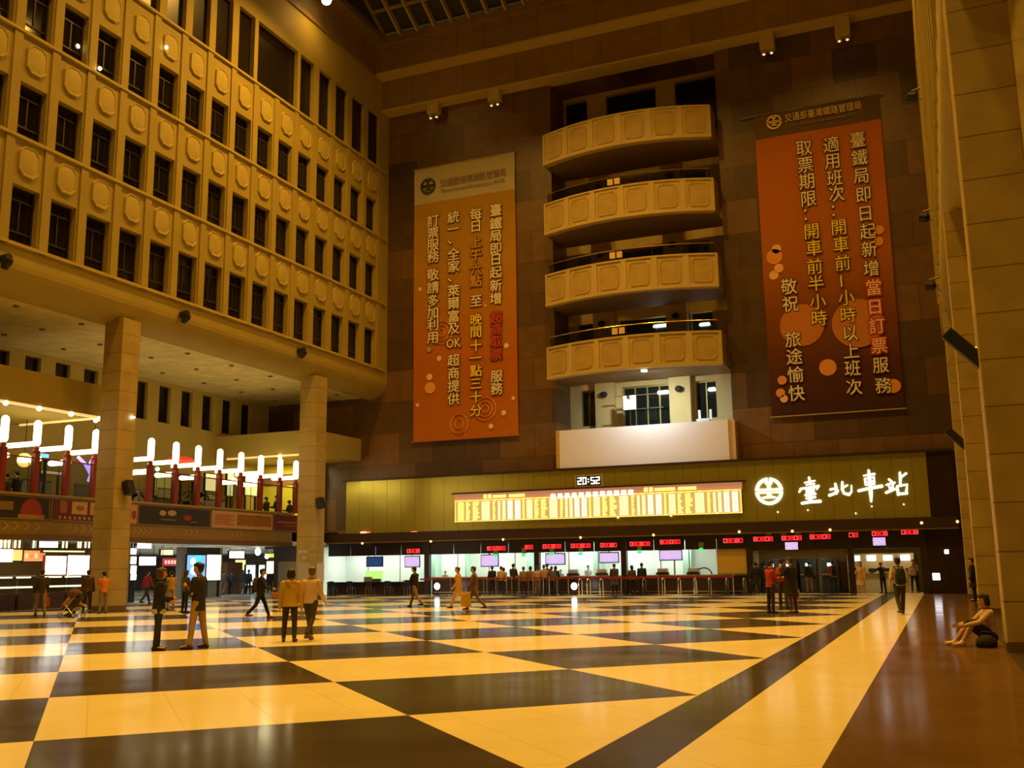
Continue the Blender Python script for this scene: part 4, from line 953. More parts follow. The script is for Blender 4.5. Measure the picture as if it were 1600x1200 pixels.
_p1 = [('text_block', mat('poster_olive', (.26, .17, .06), .6), .0, .35, .35, .75, None), ('dome_picture', ROSE, .47, .86, .18, .95, 'dome'), ('pedestal', mat('poster_gold', (.45, .26, .07), .6), .44, .90, .0, .18, None)]
poster(-14, 78, 'dark poster with a big red dome picture, leftmost on the gallery front', NAVY, _p1)
poster(80, 156, 'maroon poster with framed food pictures, left of the first column', MAR, [('food_picture', FOODO, .16, .30, .35, .95, None), ('food_picture', BEI_, .40, .72, .32, .95, None), ('dish', FOODO, .46, .68, .45, .8, 'blob'), ('food_picture', BEI_, .78, .98, .32, .95, None), ('dish', FOOD, .84, .96, .45, .8, 'blob')] + [('caption_mark', LTX, .15+.1*i, .19+.1*i, .06, .2, None) for i in range(8)])
poster(203, 215, 'narrow pinkish poster just right of the first column', BEI_, [('picture', ROSE, .2, .8, .2, .7, 'blob')])
poster(216, 329, 'wide navy poster with pale writing between the columns', NAVY, [('text_block', LTX, .27, .36, .5, .8, 'blob'), ('text_block', LTX, .38, .50, .52, .84, 'blob'), ('text_line', mat('poster_dimtext', (.22, .18, .14), .6), .30, .5, .26, .33, None), ('flower', ROSE, .60, .72, .3, .62, 'blob'), ('text_line', mat('poster_dimtext', (.22, .18, .14), .6), .7, .8, .2, .26, None)])
poster(330, 426, 'beige poster with a food photograph under the gallery glass', BEI_, [('food_photo', FOOD, .40, .97, .18, .86, None), ('dish', FOODO, .48, .64, .35, .8, 'blob'), ('dish', FOODO, .66, .84, .25, .7, 'blob')] + [('text_line', mat('poster_redtext', (.45, .14, .08), .6), .05, .35-(i % 2)*.06, .72-.13*i, .79-.13*i, None) for i in range(5)])
poster(427, 466, 'plain maroon poster beside the second column', MAR, [('text_line', mat('poster_redtext', (.45, .14, .08), .6), .15, .95, .5, .6, None), ('text_line', mat('poster_redtext', (.45, .14, .08), .6), .4, .95, .3, .36, None)])
# lantern posts
LANT = glow('lantern_tube', (1.0, 0.82, 0.46), 4.2); TUBEM = glow('tube_light', (1.0, 0.82, 0.46), 3.0)
REDPOST = mat('red_lacquer', (.30, .035, .018), .4)
GRG = glass('gallery_glass', (.80, .82, .74), .88)
LY = (30.73, 32.43, 34.16, 35.79, 39.42, 41.23, 42.95, 44.73, 46.57, 48.39, 50.27, 51.9)
LLAB = ('first lantern post from the left edge of the picture', 'second lantern post from the left, beside the leftmost diners', 'third lantern post from the left, beside the blue sign', 'lantern post just left of the first column, by the violet neon', 'first lantern post right of the first column', 'second lantern post right of the first column', 'third lantern post right of the first column, before the red lamp shade', 'fourth lantern post right of the first column, right of the red lamp shade', 'fifth lantern post right of the first column', 'sixth lantern post right of the first column, left of the yellow wall', 'seventh lantern post right of the first column, before the yellow wall', 'lantern post half hidden by the second column')
def lantern(y, lab):
    o = empty('lantern_post', (FXM-.1, y, 4.98), 'red ' + lab, 'lantern post', 'lantern posts of the gallery restaurant')
    box('post', REDPOST, FXM-.24, FXM+.02, y-.13, y+.13, 4.98, 6.75, o, bevel=.02)
    MB().loft([((FXM-.11, y, z), r) for z, r in ((6.75, .16), (6.82, .19), (6.88, .10), (6.95, .13), (7.02, .09), (7.10, .05))], 12).build('finial', REDPOST, o, smooth=True)
    MB().limb([(FXM-.11, y, 7.20), (FXM-.11, y, 8.04)], [.165, .165], 16).build('lamp_tube', LANT, o, smooth=True)
    MB().limb([(FXM-.25, y-.05, 7.16), (FXM-1.75, y-.05, 7.16)], [.115, .115], 12).build('cross_tube', TUBEM, o, smooth=True)
    return o
for y, lab in zip(LY, LLAB): lantern(y, lab)
for k, (y, lab) in enumerate(((31.6, 'leftmost oval ceiling lamp in the gallery restaurant'), (33.3, 'oval ceiling lamp over the blue sign in the gallery'), (35.0, 'oval ceiling lamp by the violet neon in the gallery'), (40.2, 'oval lamp behind the first two lanterns right of the first column'), (42.0, 'oval lamp behind the second pair of lanterns'), (43.9, 'oval lamp under the red lamp shade'), (47.4, 'oval lamp right of the red lamp shade in the gallery'), (49.3, 'oval lamp before the yellow wall in the gallery'))):
    o = empty('oval_lamp', (-37.4, y, 6.5), lab, 'lamp', 'oval lamps of the gallery restaurant')
    MB().limb([(-36.9, y, 6.62), (-38.0, y, 6.62)], [.13, .13], 12).build('shade', glow('oval_glow', (1.0, 0.82, 0.46), 7.0), o, smooth=True); MB().tube([(-37.45, y, 4.0), (-37.45, y, 6.55)], .02, 6).build('pole', BLACK, o)
for a, b_ in zip(LY, LY[1:]):
    if b_-a < 3:
        o = empty('glass_balustrade', (FXM-.1, (a+b_)/2, 4.98), 'clear glass pane between two red lantern posts on the gallery front', 'glass pane', 'glass panes of the gallery'); box('pane', GRG, FXM-.12, FXM-.10, a+.14, b_-.14, 4.98, 6.5, o); box('top_rail', REDPOST, FXM-.14, FXM-.08, a+.13, b_-.13, 6.5, 6.56, o)
# downlights on the gallery edges
for y in (29.75, 31.44, 33.18, 34.8): tag(MB().ball((-35.02, y, 8.50), .11, 10, 6).build('edge_lamp', LAMP_W), 'small warm lamp under the front edge of the near gallery block', 'lamp', 'edge lamps of the near gallery block')
tag(MB().ball((-35.3, 34.9, 8.46), .11, 10, 6).build('edge_lamp', LAMP_W), 'small warm lamp under the far corner of the near gallery block', 'lamp')
tag(MB().ball((-37.0, 51.45, 8.46), .13, 10, 6).build('edge_lamp', LAMP_W), 'small warm lamp under the far gallery block above the yellow wall', 'lamp')
p = on_x(208, 652, XL+.1); tag(MB().ball((XL+.1, p.y, p.z), .10, 10, 6, (.5, 1.2, .6)).build('column_lamp', glow('cool_spot', (.9, 1, .95), 5)), 'small white lamp on the right edge of the first column', 'lamp')
def lightbox(name, px0, px1, py0, py1, X, col, st, lab, cat='lit sign', frame=BLACK, extra=None, depth=.15, group=None):
    a, b_ = on_x(px0, py0, X), on_x(px1, py1, X); t, bt = max(a.z, b_.z), min(a.z, b_.z)
    o = empty(name, (X, (a.y+b_.y)/2, bt), lab, cat, group)
    box('case', frame, X-depth, X-.005, a.y-.05, b_.y+.05, bt-.05, t+.05, o); box('panel', glow('glow_%s_%.2f' % ('_'.join('%.2f' % c_ for c_ in col), st), col, st), X-.01, X+.01, a.y, b_.y, bt, t, o)
    if extra: extra(o, a, b_, bt, t, X)
    if bt > 4:
        for y in (a.y+.1, b_.y-.1): box('leg', frame, X-depth, X-.01, y-.04, y+.04, 4.0, bt, o)
        return o
    top = 3.16
    if bt > 1.2:
        for y in (a.y+.1, b_.y-.1): MB().tube([(X-depth/2, y, t), (X-depth/2, y, top)], .02, 6).build('hanger', BLACK, o)
    elif bt > .1:
        for y in (a.y+.1, b_.y-.1): box('leg', frame, X-depth, X-.01, y-.06, y+.06, 0, bt, o)
    return o
# restaurant inside: yellow end wall, partitions, neon, plants
slab('wall_restaurant_end', mat('yellow_wall', (.80, .66, .05), .6), -42, -37.6, 56.4, 56.5, 4.0, 8.5)
slab('wall_restaurant_band', mat('brown_band', (.20, .10, .03), .6), -42, -37.6, 56.3, 56.4, 7.2, 7.9)
for (X0, Y0, Y1, z1, c_, nm) in ((-40.4, 44.9, 46.1, 6.2, (.62, .52, .24), 'beige wall panel in the gallery behind the fourth and fifth lanterns'), (-38.6, 46.6, 48.4, 5.6, (.40, .36, .26), 'low grey screen in the gallery between fifth and sixth lanterns'), (-39.0, 42.6, 44.6, 5.5, (.16, .14, .10), 'low dark counter in the gallery under the red lamp shade'), (-39.5, 38.0, 42.5, 5.9, (.20, .17, .09), 'olive screen in the gallery right of the first column'), (-39.5, 32.0, 36.5, 5.9, (.26, .22, .15), 'grey screen in the gallery left of the first column')):
    o = empty('partition', (X0, (Y0+Y1)/2, 4.0), nm, 'partition'); box('board', mat('part_%d' % int(Y0*10), c_, .6, var=.4, vscale=2.2), X0-.08, X0, Y0, Y1, 4.0, z1, o); box('top_rail', DK, X0-.1, X0+.02, Y0, Y1, z1, z1+.06, o)
rs = MB().ball((-38.2, 44.0, 7.55), 1, 16, 10, (.75, .8, .3)).build('lamp_shade', mat('red_shade', (.5, .03, .02), .5, emit=(1, .08, .03), strength=.5), smooth=True); tag(rs, 'round red lamp shade hanging in the gallery restaurant', 'lamp shade')
NEON = glow('violet_neon', (.30, .22, 1.0), 2.6)
ne = empty('neon_branch', (-37.2, 35.0, 5.2), 'violet branching neon decoration in the gallery near the first column', 'neon')
for pts in (((146, 748), (140, 738), (133, 725), (122, 714)), ((140, 738), (141, 724), (147, 713)), ((148, 733), (142, 742), (138, 752))):
    MB().tube([on_x(a, b_, -37.2) for a, b_ in pts], .075, 6).build('neon_tube', NEON, ne)
lightbox('light_sign', 62, 76, 708, 716, -39.2, (.15, .55, .8), 1.2, 'small blue lit sign in the gallery left of the third lantern')
def pendant(nm, p, top, lab, m, r=.13, sq=(1, 1, 1)):
    o = empty(nm, p, lab, 'lamp'); MB().ball(p, r, 12, 8, sq).build('globe', m, o, smooth=True); MB().tube([p+Vector((0, 0, r*.8)), (p.x, p.y, top)] if top < 9 else [(p.x, p.y, 4.0), p-Vector((0, 0, r*.8))], .018, 6).build('cord' if top < 9 else 'pole', BLACK, o); return o
pendant('green_bulb', on_x(144, 752, -37.1), 8.58, 'small mint green lamp under the violet neon', glow('mint_bulb', (.3, 1, .55), 2.5))
area('gallery_fill', (-39.6, 54.3, 8.4), .8, 220, (1.0, .86, .45)); area('gallery_fill_near', (-38.8, 31.5, 8.45), .8, 60, (1.0, .80, .42)); area('gallery_fill_near', (-38.8, 28.5, 8.45), .8, 40, (1.0, .80, .42))  # area fills added to brighten the restaurant and its yellow wall; no fixtures
lightbox('lit_board', 322, 342, 740, 768, -40.6, (1.0, .86, .42), .95, 'glowing cream panel in the gallery under the red lamp shade', frame=DK)
lightbox('lit_board', 356, 364, 738, 775, -40.8, (.80, .85, .45), .6, 'tall pale green glowing panel in the gallery behind the fifth lantern', frame=DK)
lightbox('lit_board', 384, 402, 740, 775, -40.8, (.90, .85, .50), .55, 'wide pale glowing panel in the gallery left of the yellow wall', frame=DK)
lightbox('lit_board', 243, 268, 742, 776, -40.9, (.40, .34, .06), .45, 'olive glowing panel in the gallery between the first lanterns right of the column', frame=DK)
lightbox('lit_board', 283, 305, 741, 752, -40.9, (.75, .10, .05), .5, 'red glowing panel in the gallery between second and third lanterns', frame=DK)
lightbox('lit_board', 65, 96, 735, 742, -40.8, (.70, .60, .34), .5, 'long pale glowing panel in the gallery under the blue sign', frame=DK)
for px, py, k in ((246, 733, 'first green lamp'), (365, 749, 'warm bulb'), (372, 756, 'lower warm bulb')): pendant('gallery_bulb', on_x(px, py, -38.9), 12.72, 'small %s in the gallery, seen between lanterns' % k, glow('mint_bulb', (.3, 1, .55), 2.5) if 'green' in k else glow('warm_gallery', (1, .85, .5), 4), .12)
pendant('globe_lamp', on_x(38, 719, -38.5), 8.58, 'amber globe lamp above the leftmost diners', glow('amber_globe', (1, .62, .16), 1.8), .33)
LEAF = mat('dark_leaf', (.035, .06, .015), .5)
def palm(x, y, z, h, lab, n=14):
    o = empty('potted_palm', (x, y, z), lab, 'potted plant'); MB().loft([((x, y, z), .2), ((x, y, z+.4), .27), ((x, y, z+.42), .24)], 12).build('pot', mat('clay_pot', (.25, .10, .04), .6), o); MB().tube([(x, y, z+.4), (x+.03, y, z+h*.55)], .05).build('stem', mat('palm_stem', (.12, .08, .03), .7), o)
    mb = MB()
    for k in range(n):
        a = k*2.4; L = h*.55; e = .5+.4*((k*37) % 10)/10; c_ = Vector((x+.03, y, z+h*.55)); d = Vector((math.cos(a), math.sin(a), 0)); s_ = Vector((-d.y, d.x, 0))
        P = [c_+d*L*t+Vector((0, 0, L*e*(t*1.3-1.3*t*t))) for t in (0, .35, .7, 1)]
        for i in range(3):
            w0, w1 = (.05, .11, .08, .01)[i], (.05, .11, .08, .01)[i+1]
            q_ = [mb.bm.verts.new(u_) for u_ in (P[i]-s_*w0, P[i]+s_*w0, P[i+1]+s_*w1, P[i+1]-s_*w1)]; mb.bm.faces.new(q_)
    bmesh.ops.solidify(mb.bm, geom=mb.bm.faces[:], thickness=.012); mb.build('fronds', LEAF, o)
palm(-38.3, 45.65, 4.0, 2.9, 'dark potted palm in the gallery right of the red lamp shade'); palm(-38.0, 40.3, 4.0, 2.4, 'potted palm in the gallery right of the first column'); palm(-37.6, 43.85, 4.0, 2.0, 'low bushy potted plant under the red lamp shade', 18)

# ---------------------------------------------------------------- shops and concourse below
CW = mat('shop_wall', (.46, .36, .18), .6); 
slab('wall_concourse_back', mat('concourse_wall', (.55, .52, .44), .6), -76.2, -76, 12, 86, 0, 3.1); slab('wall_concourse_end', mat('concourse_wall', (.55, .52, .44), .6), -76, -37, 85.8, 86, 0, 3.1)
slab('wall_arcade_end', DK, -37.3, -34.3, 51.55, 51.75, 0, 3.0); slab('wall_arcade_panel', mat('grey_panel', (.38, .31, .17), .5), -36.9, -35.4, 51.46, 51.5, .0, 2.1)
for x, y, e in ((-40, 44, 110), (-44, 53, 170), (-50, 62, 230), (-58, 72, 230), (-50, 48, 170), (-60, 58, 200)): area('concourse_ceiling_panel', (x, y, 3.02), 2.2, e, (1.0, .97, .86), sizey=.8)
for x, y, e in ((-38.5, 27, 55), (-38.5, 33, 55)): area('shop_ceiling_panel', (x, y, 3.02), 2.0, e, (1.0, .80, .48), sizey=.8)
slab('wall_shop_back', CW, -43.2, -43.0, 20, 40.5, 0, 3.1); slab('wall_shop_side', CW, -43, -38.2, 40.4, 40.6, 0, 3.1)
# lit grilles over the kiosk
def slats(px0, px1, py0, py1, X, lab):
    a, b_ = on_x(px0, py0, X), on_x(px1, py1, X)
    o = empty('lit_grille', (X, (a.y+b_.y)/2, b_.z), lab, 'grille', 'lit grilles above the food counters'); n = max(2, int((b_.y-a.y)/.16))
    for i in range(n):
        y = a.y+(b_.y-a.y)*(i+.1)/n; MB().limb([(X, y+.04, min(a.z, b_.z)+.05), (X, y+.04, max(a.z, b_.z)-.05)], [.04, .04], 6).build('slat', glow('slat_glow', (1, .88, .55), 1.5), o)
    box('backing', mat('grille_backing', (.12, .08, .03), .6), X-.12, X-.06, a.y, b_.y, min(a.z, b_.z), max(a.z, b_.z), o)
for px0, px1, lab in ((1, 18, 'leftmost lit grille above the food counter'), (23, 35, 'second lit grille from the left above the food counter'), (52, 60, 'dim lit grille left of the white bar sign'), (78, 92, 'lit grille right behind the white bar sign'), (98, 108, 'lit grille right of the white bar sign'), (122, 128, 'narrow lit grille near the first column'), (133, 143, 'lit grille nearest to the first column')): slats(px0, px1, 837, 857, -38.2, lab)
lightbox('bar_sign', 62, 90, 846, 855.5, -37.9, (1, .97, .85), 5.0, 'glowing white bar sign above the food counter')
lightbox('menu_board', -6, 19, 858, 878, -38.4, (1, .95, .8), 4.0, 'leftmost bright white menu board of the food counter'); lightbox('menu_board', 20, 34, 859, 876, -38.4, (.95, .62, .18), .9, 'amber menu board right of the leftmost white one')
def food_bits(o, a, b_, bt, t, X):
    for i in range(4):
        y = a.y+(b_.y-a.y)*(.12+.22*i); MB().ball((X+.015, y, bt+(t-bt)*.5), 1, 10, 6, (.02, (b_.y-a.y)*.08, (t-bt)*.26)).build('dish_picture', mat('dish_%d' % (i % 2), ((.9, .6, .2), (.8, .2, .08))[i % 2], .5, emit=((1, .75, .35), (.9, .3, .12))[i % 2], strength=.8), o)
lightbox('menu_board', 38, 70, 860, 877, -38.4, (1, .36, .12), .85, 'orange menu board with dish pictures at the food counter', extra=food_bits)
def counter(px0, px1, lab, X=-37.4):
    a, b_ = on_floor(px0, 938), on_floor(px1, 938); a = on_x(px0, 920, X); b_ = on_x(px1, 920, X)
    o = empty('food_counter', (X, (a.y+b_.y)/2, 0), lab, 'food counter', 'food counters under the gallery')
    box('base', mat('counter_maroon', (.07, .02, .012), .4), X-.7, X, a.y, b_.y, 0, .72, o); box('display_shelf', glow('food_display', (1, .88, .62), 2.6), X-.5, X-.02, a.y+.1, b_.y-.1, .95, 1.02, o); box('display_glass', GRG, X-.04, X, a.y, b_.y, .72, 1.45, o); box('top', STEEL, X-.7, X+.03, a.y, b_.y, 1.45, 1.5, o); box('lamp_strip', glow('food_lamp', (1, .92, .7), 4.0), X-.3, X-.15, a.y+.1, b_.y-.1, 1.38, 1.44, o)
    return o
counter(-4, 25, 'food counter at the left picture edge with bright display'); counter(29, 54, 'second food counter from the left with bright display')
counter(74, 102, 'red food counter under the left bright vending display', -37.6); counter(105, 132, 'red food counter under the right bright vending display', -37.6)
lightbox('menu_board', 72, 102, 869, 897, -38.2, (1, .98, .92), 5.0, 'big bright white menu display left of the violet divider', frame=ROSE); lightbox('menu_board', 107, 138, 868, 898, -38.2, (1, .98, .95), 5.0, 'big bright white menu display beside the first column', frame=ROSE)
lightbox('awning_sign', 68, 132, 860, 863, -38.0, (1, .80, .38), 1.6, 'long thin lit awning strip above the two big menu displays')
# concourse between the two columns
def red_text(o, a, b_, bt, t, X):
    for i in range(6): box('sign_character', glow('sign_pink', (1, .55, .5), .9), X+.01, X+.03, a.y+(b_.y-a.y)*(.1+.14*i), a.y+(b_.y-a.y)*(.19+.14*i), bt+(t-bt)*.25, t-(t-bt)*.25, o)
lightbox('ceiling_sign', 215, 236, 849, 857, -41.0, (.85, 1, .97), 4.5, 'cool white ceiling lamp in the concourse right of the first column', 'lamp')
lightbox('menu_board', 218, 243, 870, 883, -43.0, (1, .92, .8), 4.0, 'bright wide shop sign behind the man in red', )
for i, (a, b_) in enumerate(((857, 866), (870, 881), (884, 896), (897, 906))): lightbox('wall_light', 204.5, 212.5, a, b_, -40.0, (1, .92, .75), 4.0, '%s of the four lamps stacked at the right edge of the first column' % ('topmost', 'second', 'third', 'lowest')[i], 'lamp', group='lamps stacked beside the first column')
lightbox('shop_sign', 254, 287, 872.5, 884, -44.0, (.45, .025, .03), .8, 'red shop sign with pale characters in the concourse', extra=red_text)
lightbox('shop_sign', 252, 270, 859, 867, -46.0, (.95, .9, .4), .8, 'pale yellow shop sign above the red one')
def blue_bits(o, a, b_, bt, t, X):
    for fy, fz, r in ((.3, .78, .14), (.35, .45, .16), (.55, .15, .14)): MB().ball((X+.02, a.y+(b_.y-a.y)*fy, bt+(t-bt)*fz), 1, 12, 8, (.02, (b_.y-a.y)*r, (t-bt)*r*.9)).build('poster_picture', glow('poster_white', (.9, .97, 1), 2.6), o)
    box('poster_patch', glow('poster_cyan', (.05, .75, .95), 1.4), X+.01, X+.02, a.y+(b_.y-a.y)*.45, a.y+(b_.y-a.y)*.7, bt+(t-bt)*.72, t, o)
lightbox('light_poster', 293, 319.5, 867.5, 911, -42.5, (.16, .36, 1.0), 1.5, 'blue glowing poster behind the man in the dark blazer', 'light poster', extra=blue_bits)
lightbox('light_poster', 324, 344, 867, 906, -42.5, (1, .86, .42), 3.2, 'warm white glowing poster right of the blue one', 'light poster')
a, b_ = on_x(293, 853, -42.6), on_x(343, 867, -42.6); tag(box('trim_20', DKW, -42.9, -42.55, a.y, b_.y, b_.z, 3.05), kind=S); tag(box('trim_21', mat('grey_pier', (.35, .33, .28), .5), -43.0, -42.6, a.y-.5, b_.y+.3, 0, 3.05), kind=S)
lightbox('ceiling_sign', 359, 381, 861.5, 872, -46.0, (.95, 1, 1), 4.5, 'white glowing hanging sign in the middle of the concourse', 'lit sign'); pendant('pendant_lamp', on_x(403, 862, -43.0), 3.16, 'white pear shaped lamp at the concourse ceiling', glow('pendant_glow', (.9, 1, .98), 5.0), .2, (1, 1, 1.3))
lightbox('shop_sign', 414, 430, 865, 871, -43.2, (.70, .85, .08), 1.0, 'yellow green sign at the right end of the concourse'); pendant('bulb', on_x(417, 870, -42.9), 3.16, 'white bulb at the yellow green sign', glow('warm_white_bulb', (1, .95, .8), 5), .14)
lightbox('menu_board', 368, 383, 875, 893, -48, (1, .72, .24), 1.6, 'orange glowing shop front in the concourse distance'); lightbox('doorway', 385, 398, 883, 914, -46, (.75, .95, 1.0), 1.5, 'bluish glowing doorway left of the walking man with backpack', 'doorway'); lightbox('doorway', 405, 416, 883, 905, -46, (.95, 1, 1.0), 2.2, 'white glowing doorway behind the walking man with backpack', 'doorway'); lightbox('menu_board', 417, 430, 877, 896, -44, (1, .85, .45), 2.4, 'warm glowing shop front beside the dark end wall')
tag(box('kiosk_counter', mat('kiosk_brown', (.22, .10, .05), .5), -47.6, -46.6, on_x(348, 890, -47).y, on_x(372, 890, -47).y, 0, 2.2, bevel=.03), 'brown kiosk block in the concourse distance', 'kiosk')
# notices on the second column
for px0, px1, py0, py1, lab in ((466, 472, 860, 864, 'upper left white notice on the second column'), (474, 480, 860, 864, 'upper right white notice on the second column'), (473, 479, 870, 874, 'lower white notice on the second column'), (466.5, 485, 880, 930, 'tall grey board standing against the second column')):
    a, b_ = on_y(px0, py0, 48.9), on_y(px1, py1, 48.9); tag(box('notice', mat('notice_white', (.62, .58, .48), .6) if py1 < 900 else mat('notice_grey', (.50, .46, .36), .6), a.x, b_.x, 48.88, 48.92, max(b_.z, .02), a.z), lab, 'notice')
a, b_ = on_x(495, 880, XL+.02), on_x(506, 905, XL+.02); tag(box('notice', mat('notice_pale', (.70, .68, .62), .6), XL, XL+.03, a.y, b_.y, .9, a.z), 'pale board on the hall side of the second column', 'notice')

# ---------------------------------------------------------------- loudspeakers and spotlights on walls
def speaker(p, size, rot, lab, name='loudspeaker', m=BLACK):
    o = empty(name, p, lab, 'loudspeaker'); x, y, z = size
    c_ = MB().box(-x/2, x/2, -y/2, y/2, -z/2, z/2); me = c_.mesh('cabinet'); me.transform(Matrix.Rotation(rot[1], 4, 'Y') @ Matrix.Rotation(rot[0], 4, 'X')); me.transform(Matrix.Translation(p)); put('cabinet', me, m, o, bevel=.02)
    return o
# slim tilted line loudspeakers on the right columns, and the floodlights of the right facade
p = on_y(1507, 544, 20.4); sp_ = speaker(p, (.24, .24, .88), (0, math.radians(-42)), 'long black tilted loudspeaker high on the near right column'); MB().tube([p+Vector((.05, 0, -.05)), (XR, 20.4, p.z-.02)], .035, 6).build('bracket', STEEL, sp_)
p = on_y(1495, 685, 34.7); sp_ = speaker(p, (.24, .24, .80), (0, math.radians(-42)), 'smaller black tilted loudspeaker on the right side over the golden fascia'); MB().tube([p+Vector((.05, 0, -.05)), (XR, 34.7, p.z-.02)], .035, 6).build('bracket', STEEL, sp_)
for px, py, lab in ((1429, 151, 'highest black floodlight on the right wall'), (1447, 340, 'middle black floodlight on the right wall'), (1457, 447, 'lowest black floodlight on the right wall')):
    p = on_y(px, py, 46.0); o = empty('floodlight', p, lab, 'floodlight', 'floodlights on the right wall')
    MB().loft([(p+Vector((-.28, 0, .06)), .20), (p+Vector((.02, 0, .0)), .22), (p+Vector((.14, 0, -.05)), .1)], 12).build('housing', BLACK, o); MB().tube([p, (XR, 46.0, p.z-.25)], .04, 6).build('arm', mat('floodlight_arm', (.3, .2, .06), .5), o); MB().tube([p+Vector((-.1, 0, .28)), (XR, 46.0, p.z+.38)], .045, 6).build('cap', mat('floodlight_arm', (.3, .2, .06), .5), o)
for px, py, X, lab in ((201, 762, XL+.22, 'black loudspeaker on the hall side of the first column'), (501, 786, XL+.22, 'black loudspeaker on the hall side of the second column')):
    p = on_x(px, py, X); o = speaker(p, (.34, .40, .62), (0, math.radians(-18)), lab); MB().tube([p, (XL, p.y, p.z-.05)], .04, 6).build('bracket', STEEL, o)
for px, py, lab in ((8, 411, 'dark spotlight on the left facade foot at the picture edge'), (288, 497, 'middle dark spotlight on the left facade foot'), (471, 553, 'far dark spotlight on the left facade foot')):
    p = on_x(px, py, XL+.25); o = empty('facade_spotlight', p, lab, 'spotlight', 'spotlights on the left facade'); MB().loft([(p+Vector((-.05, 0, -.22)), .12), (p+Vector((.12, 0, .02)), .2), (p+Vector((.2, 0, .16)), .17)], 12).build('housing', BLACK, o); MB().tube([p, (XL, p.y, p.z+.1)], .05, 6).build('arm', BLACK, o); MB().loft([(p+Vector((-.2, 0, .18)), .16), (p+Vector((.2, 0, .22)), .16)], 10).build('cowl', BLACK, o)
for px, py, lab in ((678, 175, 'leftmost twin spotlight under the cornice'), (773, 155, 'second twin spotlight from the left under the cornice'), (1199, 74, 'third twin spotlight from the left, under the cornice over the right banner'), (1317, 53, 'rightmost twin spotlight under the cornice')):
    p = on_y(px, py, 56.3); o = empty('twin_spotlight', p, lab, 'spotlight', 'twin spotlights under the cornice')
    box('box', FASCIA_LIP, p.x-.42, p.x+.42, 56.05, 56.6, p.z-.15, 32.2, o, bevel=.03)
    for s_ in (-.22, .22): MB().loft([((p.x+s_, 56.3, p.z-.15), .14), ((p.x+s_, 56.25, p.z-.42), .15)], 12).build('lamp_can', STONE_L, o); MB().ball((p.x+s_, 56.25, p.z-.42), .07, 8, 6).build('bulb', glow('dim_bulb', (1, .9, .7), 1.2), o)
# bright lamp on the skylight curb
lp = empty('ceiling_lamp', (-31.7, 47.6, 36.4), 'bright round amber lamp at the skylight edge, top of picture', 'lamp'); p = on_y(510, 2, 47.0)
lp.location = p; MB().ball(p, .28, 16, 10, (1, 1, .7)).build('lens', glow('amber_lamp', (1, .80, .38), 14), lp); MB().loft([(p+Vector((0, 0, .15)), .36), (p+Vector((0, 0, .5)), .30)], 16).build('housing', FASCIA_LIP, lp); MB().tube([p+Vector((0, 0, .4)), p+Vector((-.9, 0, .9))], .06, 6).build('bracket', FASCIA_LIP, lp)
area('ceiling_lamp_glow', p+Vector((.1, 0, -.35)), .5, 90, SODIUM)
# bulb mirrored in a facade window, put in as a glowing bead
for px, py, lab in ((122, 72, 'small lit lamp in a top row office window of the left facade'),):
    p = on_x(px, py, XL-.30); tag(MB().ball(p, .10, 8, 6, (.4, 1, 1)).build('office_lamp', glow('bulb_glow', (1, .85, .5), 5)), lab, 'lamp')
for px, py, lab in ((156, 107, 'tiny lamp on the facade beside a top row window'), (260, 74, 'tiny lamp before the medallion under the tall dark panels')):
    p = on_x(px, py, XL+.2); o = tag(MB().ball(p, .09, 8, 6).build('facade_lamp', glow('bulb_glow', (1, .85, .5), 5)), lab, 'lamp')
# ---------------------------------------------------------------- people
def skin_mat(c_): return mat('skin_%02d' % int(c_[0]*100), c_, .55, var=.06, vscale=6)
SKIN = skin_mat((.62, .36, .22)); SKIN2 = skin_mat((.52, .29, .17))
def fab(c_, rough=.8): return mat('fabric_%d_%d_%d' % tuple(int(v_*1000) for v_ in c_), c_, rough, var=.18, vscale=9)
EYE = mat('eye_dark', (.02, .015, .012), .2); LIP = mat('lip', (.42, .16, .12), .5)
def fused(mb, voxel, name, smooth_it=2):
    """turn overlapping lofts into one continuous surface"""
    me = mb.mesh('raw'); o = bpy.data.objects.new('raw', me); COL.objects.link(o)
    r = o.modifiers.new('r', 'REMESH'); r.mode = 'VOXEL'; r.voxel_size = voxel
    s_ = o.modifiers.new('s', 'SMOOTH'); s_.iterations = smooth_it; s_.factor = .5
    out = baked(o); out.name = name
    for p in out.polygons: p.use_smooth = True
    return out
def R_(a): return math.radians(a)
